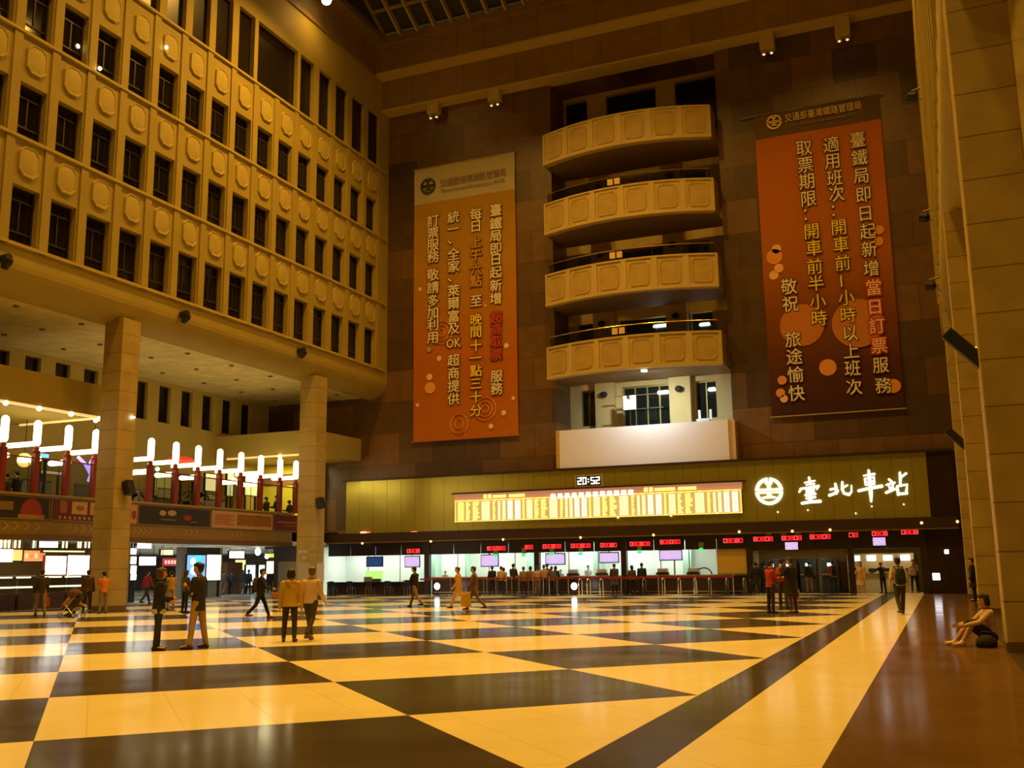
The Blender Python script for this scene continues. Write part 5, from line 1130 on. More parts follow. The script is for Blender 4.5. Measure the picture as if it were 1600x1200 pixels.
def skeleton(P):
    """joint positions, figure 1.70 m tall, facing +Y, right hand on +X"""
    J = {}
    hz = P.get('hip_z', .90); J['pelvis'] = Vector((0, 0, hz+.04))
    for s, n in ((-1, 'l'), (1, 'r')):
        a, kb, sp_ = P.get('leg_'+n, (0, 3, 4))
        h = Vector((s*.085, 0, hz)); J['hip_'+n] = h
        d = Vector((s*math.sin(R_(sp_)), math.sin(R_(a)), -math.cos(R_(a)))).normalized(); k = h+d*.415; J['knee_'+n] = k
        d2 = Vector((s*math.sin(R_(sp_))*.5, math.sin(R_(a-kb)), -math.cos(R_(a-kb)))).normalized(); J['ankle_'+n] = k+d2*.405
        J['toe_'+n] = J['ankle_'+n]+Vector((s*.03, .17, -.045 if not P.get('sit') else -.03))
    if 'hip_z' not in P:
        dz = .085-min(J['ankle_l'].z, J['ankle_r'].z)
        for k in J: J[k] = J[k]+Vector((0, 0, dz))
    ln, tw = R_(P.get('lean', 0)), P.get('side', 0)
    pv = J['pelvis']
    def up(x, y, z):        # torso coordinates above the pelvis, leaned forward and sideways
        return pv + Vector((x+tw*z, y*math.cos(ln)+z*math.sin(ln), z*math.cos(ln)-y*math.sin(ln)))
    J['waist'] = up(0, .0, .12); J['chest'] = up(0, .01, .30); J['neck'] = up(0, -.005, .475)
    hl = R_(P.get('head_down', 0)); tn = R_(P.get('head_turn', 0))
    hc = J['neck']+Vector((tw*.1, .03*math.cos(hl)+.12*math.sin(ln+hl)*.8, .145*math.cos(ln*.5+hl*.6))); J['head'] = hc
    J['hf'] = Vector((-math.sin(tn), math.cos(tn)*math.cos(ln*.3+hl), -math.sin(ln*.3+hl))).normalized()
    for s, n in ((-1, 'l'), (1, 'r')):
        a, ab, eb, iw = P.get('arm_'+n, (4, 8, 12, 0))
        sh = up(s*.172*P.get('broad', 1), 0, .408); J['sh_'+n] = sh
        d = Vector((s*math.sin(R_(ab)), math.sin(R_(a))*math.cos(R_(ab)), -math.cos(R_(a))*math.cos(R_(ab)))).normalized(); e = sh+d*.285; J['el_'+n] = e
        d2 = Vector((s*math.sin(R_(ab))*.6-s*math.sin(R_(iw)), math.sin(R_(a+eb)), -math.cos(R_(a+eb)))).normalized(); w_ = e+d2*.245; J['wr_'+n] = w_; J['hd_'+n] = d2
    return J
def body_mesh(J, P, voxel, fine):
    mb = MB(); X_ = (1, 0, 0); b_ = P.get('broad', 1)
    mb.loft([(J['pelvis']+Vector((0, 0, -.09)), .09, .08), (J['pelvis'], .145, .10), (J['waist'], .128, .092), (J['chest'], .152*b_, .105), (J['chest']*.45+J['neck']*.55, .150*b_, .09), (J['chest']*.18+J['neck']*.82, .105, .07), (J['neck'], .06, .055)], 16, X_)
    mb.limb([J['neck']-Vector((0, 0, .05)), J['neck']+Vector((0, .01, .06)), J['head']-J['hf']*.015-Vector((0, 0, .03))], [.058, .053, .05], 10)
    h, f = J['head'], J['hf']; sd = f.cross(Vector((0, 0, 1))).normalized(); upv = sd.cross(f)
    Mh = Matrix(((sd.x, f.x, upv.x), (sd.y, f.y, upv.y), (sd.z, f.z, upv.z)))
    def H(x, y, z): return h+Mh @ Vector((x, y, z))
    mb.loft([(H(0, -.012, .112), .025, .03), (H(0, -.01, .098), .058, .07), (H(0, -.006, .06), .075, .093), (H(0, 0, .015), .077, .096), (H(0, .008, -.03), .070, .086), (H(0, .018, -.07), .055, .068), (H(0, .03, -.098), .036, .044), (H(0, .034, -.108), .016, .02)], 16, sd)
    mb.limb([H(0, .088, .012), H(0, .106, -.022)], [.010, .015], 8)                                                        # nose
    mb.limb([H(-.035, .083, .028), H(.035, .083, .028)], [.013, .013], 8)                                                  # brow
    mb.limb([H(-.02, .086, -.052), H(.02, .086, -.052)], [.011, .011], 8)                                                  # mouth
    for s in (-1, 1): mb.limb([H(s*.078, -.008, .022), H(s*.080, -.012, -.018)], [.016, .011], 6)                           # ears
    for s, n in ((-1, 'l'), (1, 'r')):
        mb.limb([J['sh_'+n], (J['sh_'+n]+J['el_'+n])/2, J['el_'+n], J['el_'+n]*.6+J['wr_'+n]*.4, J['wr_'+n]], [.056, .047, .038, .040, .027], 10)
        d = J['hd_'+n]; w_ = J['wr_'+n]; pd = Vector((s, 0, 0)); pd = (pd-d*pd.dot(d)).normalized(); fw = d.cross(pd)*(1 if s > 0 else -1); fw = fw if fw.y > 0 else -fw
        # palm faces the thigh: width runs along fw, thickness along pd
        mb.loft([(w_-d*.01, .022, .020), (w_+d*.03, .034, .018), (w_+d*.075, .040, .016), (w_+d*.095, .034, .012)], 10, fw)
        for i, (o_, L, c_) in enumerate(((.028, .068, .25), (.010, .078, .3), (-.009, .072, .36), (-.027, .056, .42))):
            b0 = w_+d*.088+fw*o_; m1 = b0+d*L*.5-pd*s*0-pd*L*c_*.35*1.0; m2 = m1+d*L*.42-pd*L*c_*.8
            mb.limb([b0, m1, m2], [.0095, .0088, .0075], 6)
        mb.limb([w_+d*.03+fw*.026, w_+d*.062+fw*.052-pd*.012, w_+d*.092+fw*.056-pd*.026], [.0125, .0105, .0085], 6)       # thumb
        mb.limb([J['hip_'+n], J['hip_'+n]*.5+J['knee_'+n]*.5, J['knee_'+n], J['knee_'+n]*.65+J['ankle_'+n]*.35, J['ankle_'+n]], [.088, .073, .053, .055, .036], 12)
        mb.limb([J['ankle_'+n]-Vector((0, .03, .03)), J['toe_'+n]], [.036, .028], 8)
    return fused(mb, voxel, 'body'), H, sd
def person(label, at, heading, height=1.70, pose=None, top=('jacket', (.1, .1, .1)), bottom=('trousers', (.05, .05, .06)), hair=('short', (.012, .009, .008)), shoes=(.04, .03, .025), skin=None, fine=False, group=None, extras=()):
    """heading: degrees, 0 = walking away from the camera's direction, +90 = towards the left of the picture"""
    P = pose or {}; J = skeleton(P); vx = .0095 if fine else .015; cv = .012 if fine else .018
    me, H, sd = body_mesh(J, P, vx, fine)
    root = bpy.data.objects.new('person', me); COL.objects.link(root); me.materials.append(skin or SKIN)
    tag(root, label, 'person', group); X_ = (1, 0, 0); b_ = P.get('broad', 1)
    def part(name, mb, m, v_=cv, raw=False, label_=None, on=None):
        me = fused(mb, v_, name) if not raw else mb.mesh(name)
        if raw:
            for p in me.polygons: p.use_smooth = True
        me.materials.append(m); o = bpy.data.objects.new(name, me); COL.objects.link(o); o.parent = on or root
        if label_: o['label'] = label_
        return o
    kind, col = top[0], top[1]; ext = {'jacket': .018, 'coat': .022, 'shirt': .010, 'tshirt': .010, 'dress': .012, 'hoodie': .024, 'blazer': .016}[kind]
    drop = {'jacket': -.11, 'coat': -.42, 'shirt': -.07, 'tshirt': -.08, 'dress': -.42, 'hoodie': -.13, 'blazer': -.20}[kind]
    if P.get('sit'): drop = max(drop, -.08)
    mb = MB(); pv = J['pelvis']
    low = [(pv+Vector((0, 0, drop)), .165+ext+(.05 if drop < -.3 else .0), .122+ext+(.04 if drop < -.3 else 0))]
    if drop < -.2: low.append((pv+Vector((0, 0, drop*.5)), .165+ext, .122+ext))
    mb.loft(low+[(pv, .152+ext, .108+ext), (J['waist'], .138+ext, .102+ext), (J['chest'], .160*b_+ext, .114+ext), (J['chest']*.45+J['neck']*.55, .152*b_+ext, .094+ext), (J['chest']*.18+J['neck']*.82, .112+ext, .074+ext), (J['neck']-Vector((0, 0, .012)), .070+ext*.6, .060+ext*.6)], 18, X_)
    short = kind in ('tshirt',) or P.get('short_sleeve')
    for n in 'lr':
        e_ = J['sh_'+n]*.25+J['el_'+n]*.75 if short else J['wr_'+n]*.94+J['el_'+n]*.06
        pts = [J['sh_'+n], (J['sh_'+n]+e_)/2, e_] if short else [J['sh_'+n], (J['sh_'+n]+J['el_'+n])/2, J['el_'+n], e_]
        mb.limb(pts, [.056+ext*.8, .052+ext, .050+ext] if short else [.056+ext*.8, .050+ext*.9, .043+ext*.9, .033+ext*.7], 10)
    garment = part({'coat': 'coat', 'tshirt': 'shirt', 'hoodie': 'jacket'}.get(kind, kind), mb, fab(col))
    if kind == 'hoodie' or 'hood' in extras:
        mb = MB(); mb.loft([(J['neck']+Vector((-.13, .01, -.02)), .03, .03), (J['neck']+Vector((-.08, -.08, -.04)), .05, .055), (J['neck']+Vector((0, -.115, -.055)), .055, .075), (J['neck']+Vector((.08, -.08, -.04)), .05, .055), (J['neck']+Vector((.13, .01, -.02)), .03, .03)], 10); part('hood', mb, fab(tuple(c_*.9 for c_ in col)), on=garment)
    if kind in ('jacket', 'blazer', 'coat', 'shirt'):
        mb = MB(); mb.loft([(J['neck']+Vector((0, 0, -.035)), .075, .068), (J['neck']+Vector((0, .0, .022)), .066, .062)], 14, X_, caps=False); bmesh.ops.solidify(mb.bm, geom=mb.bm.faces[:], thickness=.012); part('collar', mb, fab(top[2] if len(top) > 2 else tuple(c_*.8 for c_ in col)), raw=True, on=garment)
    if 'hem' in extras:
        mb = MB(); mb.loft([(pv+Vector((0, 0, -.20)), .186, .146), (pv+Vector((0, 0, -.06)), .176, .132)], 16, X_); part('shirt_hem', mb, fab((.62, .56, .42)), label_='pale shirt hem below the black jacket')
    if len(top) > 2 and kind in ('jacket', 'blazer', 'coat'):
        mb = MB(); c_ = J['chest']; mb.loft([(J['waist']+Vector((0, .085+ext, -.05)), .035, .022), (c_+Vector((0, .088+ext, .0)), .045, .024), (J['neck']+Vector((0, .045+ext, -.06)), .04, .02)], 10, X_); part('shirt_front', mb, fab(top[2]), on=garment)
    # legs
    bk, bc = bottom
    if bk in ('trousers', 'shorts'):
        mb = MB(); mb.loft([(pv+Vector((0, 0, -.10)), .135, .108), (pv+Vector((0, 0, -.02)), .158, .116), (pv+Vector((0, 0, .08)), .142, .104)], 16, X_)
        for n in 'lr':
            h_, k_, a_ = J['hip_'+n], J['knee_'+n], J['ankle_'+n]
            if bk == 'shorts': mb.limb([h_, (h_+k_)/2, k_], [.106, .100, .086], 12)
            else: mb.limb([h_, (h_+k_)/2, k_, (k_+a_)/2, a_+Vector((0, 0, .02))], [.097, .082, .065, .060, .052], 12)
        part(bk, mb, fab(bc))
    elif bk == 'skirt':
        mb = MB(); mb.loft([(pv+Vector((0, .02, -.42)), .20, .17), (pv+Vector((0, 0, -.15)), .175, .14), (pv+Vector((0, 0, .06)), .145, .105)], 16, X_); part('skirt', mb, fab(bc))
    elif bk == 'tights':
        mb = MB()
        for n in 'lr': mb.limb([J['hip_'+n], (J['hip_'+n]+J['knee_'+n])/2, J['knee_'+n], J['knee_'+n]*.6+J['ankle_'+n]*.4, J['ankle_'+n]], [.092, .077, .057, .059, .040], 12)
        part('tights', mb, fab(bc))
    for n in 'lr':
        a_, t_ = J['ankle_'+n], J['toe_'+n]; d = (t_-a_); d.z = 0; d.normalize(); mb = MB(); bz = t_.z-.012
        mb.loft([(Vector((a_.x, a_.y, 0))-d*.075+Vector((0, 0, bz)), .020, .025), (Vector((a_.x, a_.y, 0))-d*.05+Vector((0, 0, bz+.012)), .038, .045), (Vector((a_.x, a_.y, 0))+d*.05+Vector((0, 0, bz+.010)), .044, .042), (Vector((a_.x, a_.y, 0))+d*.13+Vector((0, 0, bz)), .045, .032), (Vector((a_.x, a_.y, 0))+d*.19+Vector((0, 0, bz-.004)), .030, .02)], 12, d.cross(Vector((0, 0, 1)))); mb.limb([Vector((a_.x, a_.y, bz+.02))-d*.02, a_+Vector((0, 0, .0))], [.044, .044], 10); part('shoe', mb, fab(shoes, .5), v_=.011)
    # hair
    hs, hcol = hair; mb = MB(); hm = fab(hcol, .5)
    if hs != 'bald':
        mb.loft([(H(0, -.03, .128), .03, .035), (H(0, -.022, .115), .066, .08), (H(0, -.024, .08), .086, .098), (H(0, -.034, .04), .088, .088), (H(0, -.045, .0), .082, .068), (H(0, -.055, -.045), .064, .045), (H(0, -.05, -.07), .045, .03)], 16, sd)
        mb.limb([H(-.05, .06, .082), H(.05, .06, .082)], [.032, .032], 8)
        if hs in ('bob', 'long'):
            for s in (-1, 1): mb.limb([H(s*.075, -.01, .05), H(s*.083, -.008, -.02), H(s*.074, -.01, -.085)], [.026, .026, .020], 8)
            mb.loft([(H(0, -.055, .03), .085, .06), (H(0, -.062, -.05), .086, .05), (H(0, -.058, -.10), .075, .04)], 12, sd)
        if hs == 'long': mb.loft([(H(0, -.062, -.05), .086, .045), (H(0, -.085, -.16), .085, .04), (H(0, -.095, -.27), .06, .025)], 12, sd)
        if hs == 'bun': mb.ball(H(0, -.11, .07), .045, 10, 8)
        part('hair', mb, hm, v_=.013 if fine else .018)
    if fine:
        for s in (-1, 1):
            mb = MB(); mb.ball(H(s*.031, .086, .005), .0115, 8, 6, (1.3, .6, .7)); part('eye', mb, EYE, raw=True)
        mb = MB(); mb.limb([H(-.022, .099, -.052), H(.022, .099, -.052)], [.0055, .0055], 6); part('lips', mb, LIP, raw=True)
    if 'glasses' in extras:
        mb = MB()
        for s in (-1, 1): mb.loft([(H(s*.033+.026*math.cos(t), .10, .005+.02*math.sin(t)), .003) for t in [2*PI*k/12 for k in range(13)]], 5)
        part('glasses', mb, BLACK, raw=True)
    if 'phone' in extras:
        w_ = (J['wr_r']+J['wr_l'])/2+(J['hd_r']+J['hd_l'])*.05+Vector((0, .06, .05))
    sc = height/1.70; root.scale = (sc, sc, sc); root.rotation_euler = (0, 0, YAW+R_(heading)); root.location = at
    bpy.context.view_layer.update()
    root['_j'] = 0; del root['_j']
    def wp(v_): return root.matrix_world @ v_
    return root, J, wp
def xf(root): return Matrix.Translation(root.location) @ Matrix.Rotation(root.rotation_euler.z, 4, 'Z') @ Matrix.Scale(root.scale.x, 4)
def carried(name, lab, cat, root, parts, loc_local=(0, 0, 1)):
    """a thing worn or held: built in the figure's frame, then stood at top level"""
    M = xf(root); c_ = M @ Vector(loc_local); o = empty(name, c_, lab, cat)
    for nm, mb, m in parts:
        me = mb.mesh(nm); me.transform(M); ob = put(nm, me, m, o, smooth=False)
        md = ob.modifiers.new('bevel', 'BEVEL'); md.width = .02; md.segments = 2; md.limit_method = 'ANGLE'
    return o
def backpack(root, J, lab, col, col2=None):
    c_ = (J['chest']+J['waist'])/2; y0 = c_.y-.115; b_ = MB(); 
    b_.loft([((c_.x, y0-.07, c_.z-.24), .10, .05), ((c_.x, y0-.085, c_.z-.19), .155, .085), ((c_.x, y0-.09, c_.z+.05), .15, .09), ((c_.x, y0-.08, c_.z+.20), .12, .07), ((c_.x, y0-.07, c_.z+.24), .06, .03)], 14, (1, 0, 0)); pk = MB(); pk.box(c_.x-.10, c_.x+.10, y0-.20, y0-.16, c_.z-.18, c_.z+.0)
    st = []
    for s, n in ((-1, 'l'), (1, 'r')):
        sh = J['sh_'+n]; mb = MB(); mb.loft([((s*.10, y0-.0, c_.z+.20), .028, .010), ((s*.11, sh.y-.03, sh.z+.075), .028, .010), ((s*.115, sh.y+.09, sh.z+.03), .028, .010), ((s*.12, sh.y+.125, c_.z+.08), .028, .010), ((s*.16, y0+.10, c_.z-.12), .022, .010)], 8, (1, 0, 0)); st.append(('strap', mb, fab(col2 or col)))
    return carried('backpack', lab, 'backpack', root, [('bag', b_, fab(col)), ('pocket', pk, fab(col2 or tuple(v_*.7 for v_ in col)))]+st, tuple(c_))
def handbag(root, J, lab, col, hand='r', size=(.12, .34, .26), drop=.30, name='handbag'):
    h_ = J['wr_'+hand]+J['hd_'+hand]*.10; x, y, z = size; c_ = h_-Vector((0, 0, drop)); b_ = MB()
    b_.poly([(c_.x-x/2, c_.y-y/2, c_.z-z/2), (c_.x-x/2, c_.y+y/2, c_.z-z/2), (c_.x-x/2, c_.y+y*.42, c_.z+z/2), (c_.x-x/2, c_.y-y*.42, c_.z+z/2)], (x, 0, 0)); hd = MB(); hd.tube([(c_.x, c_.y-y*.28, c_.z+z*.48), (h_.x, h_.y-.03, h_.z-.01), (h_.x, h_.y+.03, h_.z-.01), (c_.x, c_.y+y*.28, c_.z+z*.48)], .008, 6)
    return carried(name, lab, 'bag', root, [('bag', b_, fab(col)), ('handle', hd, fab(tuple(v_*.6 for v_ in col)))], tuple(c_))
def phone(root, J, lab, n='r'):
    p = J['wr_'+n]+J['hd_'+n]*.10+Vector((0, .0, .03)); b_ = MB(); b_.box(p.x-.035, p.x+.035, p.y-.005, p.y+.006, p.z-.03, p.z+.11); s_ = MB(); s_.box(p.x-.030, p.x+.030, p.y-.009, p.y-.0055, p.z-.015, p.z+.098)
    return carried('phone', lab, 'phone', root, [('case', b_, BLACK), ('screen', s_, glow('phone_screen', (.6, .8, 1), .8))], tuple(p))
BLK, NVY, KHA, BRN, GRY = (.014, .012, .012), (.018, .022, .040), (.42, .27, .11), (.11, .06, .03), (.16, .15, .14)
STAND = {}; WALK = {'leg_l': (24, 6, 3), 'leg_r': (-20, 22, 3), 'arm_l': (-16, 8, 14, 0), 'arm_r': (18, 8, 22, 0), 'lean': 3}
WALK2 = {'leg_r': (26, 6, 3), 'leg_l': (-18, 24, 3), 'arm_r': (-16, 8, 14, 0), 'arm_l': (16, 8, 22, 0), 'lean': 3}
HOLD = {'arm_l': (20, 6, 78, 18), 'arm_r': (20, 6, 78, 18), 'head_down': 14}
def F(px, py): return on_floor(px, py)
def at_row(px, y): return Vector((on_y(px, 900, y).x, y, 0))
# -- foreground pair, left
r, J, w = person('woman in black jacket with pale shirt hem, facing the man in a dark blazer', F(245, 1016), -62, 1.66, {'arm_r': (4, 6, 80, 30), 'arm_l': (2, 6, 70, 34), 'leg_l': (3, 2, 5), 'leg_r': (-3, 2, 5), 'head_turn': 6}, ('jacket', BLK), ('trousers', (.022, .020, .022)), ('bob', (.10, .045, .018)), fine=True, extras=('hem',))
r, J, w = person('man in dark blazer and khaki trousers facing left with a hand at his chest', F(307, 1014), 78, 1.76, {'arm_l': (10, 5, 118, 34), 'arm_r': (2, 6, 26, 6), 'leg_l': (6, 2, 6), 'leg_r': (-7, 2, 6), 'broad': 1.06}, ('blazer', (.020, .016, .018), (.55, .42, .30)), ('trousers', KHA), ('short', (.012, .009, .009)), (.10, .05, .02), fine=True)
r, J, w = person('woman in yellow hooded jacket seen from behind beside the man in a pale shirt', F(452, 1003), 4, 1.60, {'leg_l': (4, 4, 5), 'leg_r': (-5, 6, 4), 'arm_l': (2, 10, 12, 0), 'arm_r': (6, 10, 15, 0)}, ('hoodie', (.62, .40, .035)), ('trousers', (.030, .026, .032)), ('bob', (.014, .010, .009)), fine=True)
r, J, w = person('man in pale pinkish shirt and dark trousers walking away, right of the woman in yellow', F(484, 1001), -14, 1.70, {**WALK, 'arm_l': (-8, 9, 20, 0), 'head_turn': 20}, ('shirt', (.72, .50, .34)), ('trousers', (.045, .036, .040)), ('short', (.16, .09, .04)), (.06, .04, .03), fine=True)
# -- middle distance
r, J, w = person('man in black top and tan trousers walking left before the bright service desk', F(649, 948), 62, 1.72, {**WALK2, 'arm_l': (26, 6, 70, 14), 'arm_r': (20, 6, 70, 12), 'head_down': 10}, ('jacket', BLK), ('trousers', (.30, .19, .07)), fine=True)
r, J, w = person('person in golden yellow top and tan trousers walking in front of the queue', F(717, 950), 80, 1.68, WALK, ('coat', (.66, .38, .05)), ('trousers', (.55, .34, .12)), ('short', (.10, .055, .02)), fine=True)
r, J, w = person('person in brown jacket carrying a yellow shopping bag before the queue', F(742, 953), 84, 1.70, WALK2, ('jacket', (.17, .095, .035), (.6, .5, .36)), ('trousers', (.22, .14, .05)), ('short', (.025, .018, .012)), fine=True)
handbag(r, J, 'bright yellow shopping bag hanging at the side of the person in brown', (.80, .48, .02), 'l', (.16, .40, .50), .36, 'shopping_bag')
r, J, w = person('person in black coat with backpack walking right, left of the woman in yellow', F(406, 966), -72, 1.70, {**WALK, 'arm_r': (20, 6, 55, 8)}, ('jacket', (.022, .018, .016), (.34, .20, .10)), ('trousers', (.020, .018, .020)), ('short', (.03, .02, .014)), (.45, .08, .03), fine=True)
backpack(r, J, 'dark brown backpack on the person walking right near the second column', (.06, .035, .02)); handbag(r, J, 'orange bag carried by the person walking right near the second column', (.55, .22, .06), 'r', (.10, .26, .20), .20)
# -- group at right
r, J, w = person('young person in red jacket holding a phone, leftmost of the trio at right', F(1206, 958), -70, 1.68, {**HOLD}, ('jacket', (.50, .045, .025)), ('trousers', (.045, .028, .024)), fine=True); phone(r, J, 'phone held by the young person in red')
r, J, w = person('person in dark red top with bag strap, middle of the trio at right', F(1225, 951), -40, 1.76, {'arm_r': (8, 8, 40, 10), 'leg_l': (5, 2, 5)}, ('jacket', (.07, .030, .026)), ('trousers', (.060, .048, .036)), fine=True)
backpack(r, J, 'red and black backpack on the middle one of the trio at right', (.44, .055, .028), (.03, .02, .02))
r, J, w = person('tall person in long black coat, rightmost of the trio, hand at the face', F(1240, 958), 40, 1.78, {'arm_r': (0, 14, 16, 0), 'arm_l': (40, 10, 120, 20), 'head_down': 8}, ('coat', (.016, .014, .014)), ('tights', (.16, .085, .045)), ('short', (.06, .03, .02)), (.30, .16, .06), fine=True)
handbag(r, J, 'tan shoulder bag between the middle and right ones of the trio', (.55, .30, .10), 'r', (.12, .28, .30), .18)
r, J, w = person('man in cream shirt with navy jacket round him walking away along the black stripe', F(1409, 960), -8, 1.80, {**WALK2, 'arm_l': (-22, 16, 20, 0), 'lean': 4}, ('shirt', (.60, .44, .26)), ('trousers', (.035, .026, .026)), ('short', (.03, .018, .012)), fine=True)
backpack(r, J, 'large navy backpack low on the man walking along the black stripe', (.018, .024, .05))
r, J, w = person('woman in beige dress holding a phone near the beige ticket machines', F(1347, 931), 150, 1.66, {'arm_r': (25, 6, 90, 15), 'arm_l': (6, 6, 14, 0), 'leg_l': (3, 2, 4)}, ('dress', (.55, .36, .15)), ('tights', (.46, .27, .15)), ('long', (.05, .025, .014)), (.75, .50, .05)); phone(r, J, 'phone held by the woman in the beige dress')
r, J, w = person('person in black with arms out at a machine, right of the woman in beige', at_row(1379, 57.0), 20, 1.62, {'arm_l': (40, 40, 30, 0), 'arm_r': (40, 30, 30, 0), 'lean': 8}, ('jacket', BLK), ('trousers', BLK), ('short', (.20, .08, .03)))
r, J, w = person('man in cream shirt with crossed arms by the rightmost ticket machine', at_row(1428, 57.0), 160, 1.74, {'arm_l': (28, 6, 85, 30), 'arm_r': (28, 6, 85, 30)}, ('shirt', (.60, .42, .18)), ('trousers', (.020, .022, .026)))
r, J, w = person('person in black jacket with tan trousers at the navy ticket machines', at_row(1264, 57.2), 8, 1.72, {'arm_r': (40, 8, 50, 6), 'side': .08}, ('jacket', BLK), ('trousers', (.24, .16, .07))); backpack(r, J, 'black slung backpack on the person at the navy ticket machines', (.012, .012, .014))
r, J, w = person('person in red shirt with black backpack at a navy ticket machine', at_row(1302, 57.2), 4, 1.72, {'arm_r': (35, 6, 60, 6), 'arm_l': (25, 6, 50, 6)}, ('jacket', (.45, .045, .03)), ('trousers', BLK)); backpack(r, J, 'black backpack on the person in red at the ticket machine', (.012, .012, .014))
person('person in bulky black coat in front of the leftmost ticket machine', at_row(1181, 55.6), 10, 1.70, {'broad': 1.25}, ('coat', BLK), ('trousers', BLK)); person('person in dark jacket half hidden behind the young person in red', at_row(1196, 55.9), -20, 1.66, HOLD, ('jacket', (.03, .022, .022)), ('trousers', BLK))
# -- queue (standing between the belts and the counter)
QU = ((769, 54.9, 10, 1.68, ('jacket', (.015, .016, .022)), (.015, .015, .017), 'short', 'person in black at the left end of the ticket queue'),
 (783, 54.6, -10, 1.66, ('tshirt', (.66, .40, .08)), (.02, .02, .03), 'short', 'broad person in mustard shirt in the ticket queue'),
 (787, 55.5, 30, 1.58, ('jacket', (.40, .26, .14)), (.03, .03, .03), 'bob', 'shorter person behind the one in the mustard shirt'),
 (802, 55.0, -35, 1.80, ('jacket', (.055, .024, .016)), (.025, .02, .02), 'short', 'tall person in dark brown at a ticket window of the queue'),
 (818, 54.5, 0, 1.62, ('jacket', (.34, .19, .06)), (.05, .03, .02), 'short', 'person in brown jacket in the middle of the queue'),
 (829, 55.2, 10, 1.64, ('jacket', (.30, .15, .05)), (.018, .014, .014), 'bob', 'person with black bob and orange bag in the queue'),
 (839.5, 54.55, 0, 1.66, ('shirt', (.62, .38, .22)), (.30, .2, .1), 'short', 'person in salmon shirt at the dark queue post'),
 (850, 55.15, -10, 1.72, ('shirt', (.60, .32, .09)), (.06, .03, .02), 'short', 'tall person in orange shirt right of the queue post'),
 (855, 55.75, 20, 1.78, ('jacket', (.10, .06, .03)), (.02, .02, .02), 'short', 'tall dark haired person behind the one in the orange shirt'),
 (862, 54.6, 0, 1.62, ('jacket', (.14, .09, .04)), (.02, .016, .016), 'short', 'person in olive brown standing by the counter right of the orange shirt'),
 (868, 55.2, -15, 1.64, ('jacket', (.035, .02, .014)), (.05, .04, .035), 'long', 'woman in dark brown at the right end of the queue'),
 (960, 55.3, 12, 1.72, ('coat', (.085, .040, .022)), (.02, .014, .012), 'short', 'man in long brown coat alone at the counter'),
 (987.5, 55.2, 8, 1.62, ('jacket', (.12, .06, .025)), (.018, .014, .014), 'long', 'long haired woman in brown at the counter with yellow bag'),
 (1003, 55.3, -6, 1.74, ('jacket', (.020, .018, .020)), (.02, .016, .014), 'short', 'man in black jacket at the counter, right of the long haired woman'))
for px, y, hd_, ht, tp, bc, hs, lab in QU:
    r, J, w = person(lab, at_row(px, y), hd_, ht, {'arm_l': (10, 7, 40, 8), 'arm_r': (14, 7, 50, 8)}, tp, ('trousers', bc), (hs, (.022, .014, .010)))
    if 'orange bag' in lab: handbag(r, J, 'orange bag held by the person with black bob in the queue', (.62, .24, .03), 'r', (.12, .3, .26), .06)
    if 'yellow bag' in lab: handbag(r, J, 'yellow bag of the long haired woman at the counter', (.75, .45, .03), 'r', (.14, .34, .24), .02)
# clerks behind the counter
for px, lab, tp in ((919, 'clerk in white shirt standing behind the counter', ('shirt', (.80, .82, .80))), (876, 'dark haired clerk sitting low behind the counter', ('shirt', (.30, .30, .34))), (648+48, 'clerk in pinkish top at the left end of the counter', ('shirt', (.66, .42, .34)))):
    r, J, w = person(lab, Vector((on_y(px, 890, 57.3).x, 57.3, .0)), 172, 1.66 if px == 919 else 1.42, HOLD, tp, ('trousers', GRY), ('short', (.03, .02, .015)))
# -- left side
r, J, w = person('person in black top with tan trousers standing before the left food counters', F(62, 962), 30, 1.74, {'leg_l': (6, 4, 5), 'leg_r': (-8, 4, 5)}, ('jacket', (.055, .045, .030)), ('trousers', (.34, .24, .10)), ('short', (.03, .02, .012))); handbag(r, J, 'red bag hanging beside the person at the left food counters', (.50, .07, .03), 'r', (.12, .34, .34), .26)
r, J, w = person('dark dressed person left of the one in the orange shirt', F(135, 957), 10, 1.70, {}, ('jacket', (.10, .035, .018)), ('trousers', (.025, .02, .018)), ('short', (.05, .03, .02)))
r, J, w = person('person in orange shirt with grey trousers before the first column', F(160, 959), 40, 1.62, HOLD, ('tshirt', (.72, .23, .04)), ('trousers', (.22, .16, .10)), ('short', (.02, .014, .012)))
r, J, w = person('person crouching by a baby stroller near the left food counters', F(100, 963), -60, 1.62, {'sit': True, 'hip_z': .34, 'leg_l': (70, 128, 8), 'leg_r': (62, 124, 10), 'lean': 34, 'arm_l': (45, 8, 20, 0), 'arm_r': (45, 8, 20, 0)}, ('jacket', (.34, .20, .05)), ('trousers', (.03, .025, .02)), ('short', (.03, .02, .015)))
r, J, w = person('person in red jacket walking right of the first column', F(228, 944), -30, 1.72, WALK, ('jacket', (.40, .035, .030)), ('trousers', (.05, .035, .03)))
r, J, w = person('person in ochre shirt behind the woman in the black jacket', F(266, 952), 20, 1.62, HOLD, ('shirt', (.55, .33, .11)), ('trousers', (.45, .27, .13)), ('short', (.02, .015, .012)))
r, J, w = person('woman in dark top with brown bag left of the man in the dark blazer', F(288, 957), -40, 1.64, {'arm_r': (20, 8, 70, 10)}, ('jacket', (.10, .065, .045)), ('trousers', BLK), ('long', (.06, .035, .02))); handbag(r, J, 'brown bag of the woman left of the dark blazer', (.34, .17, .06), 'r', (.12, .3, .24), .05)
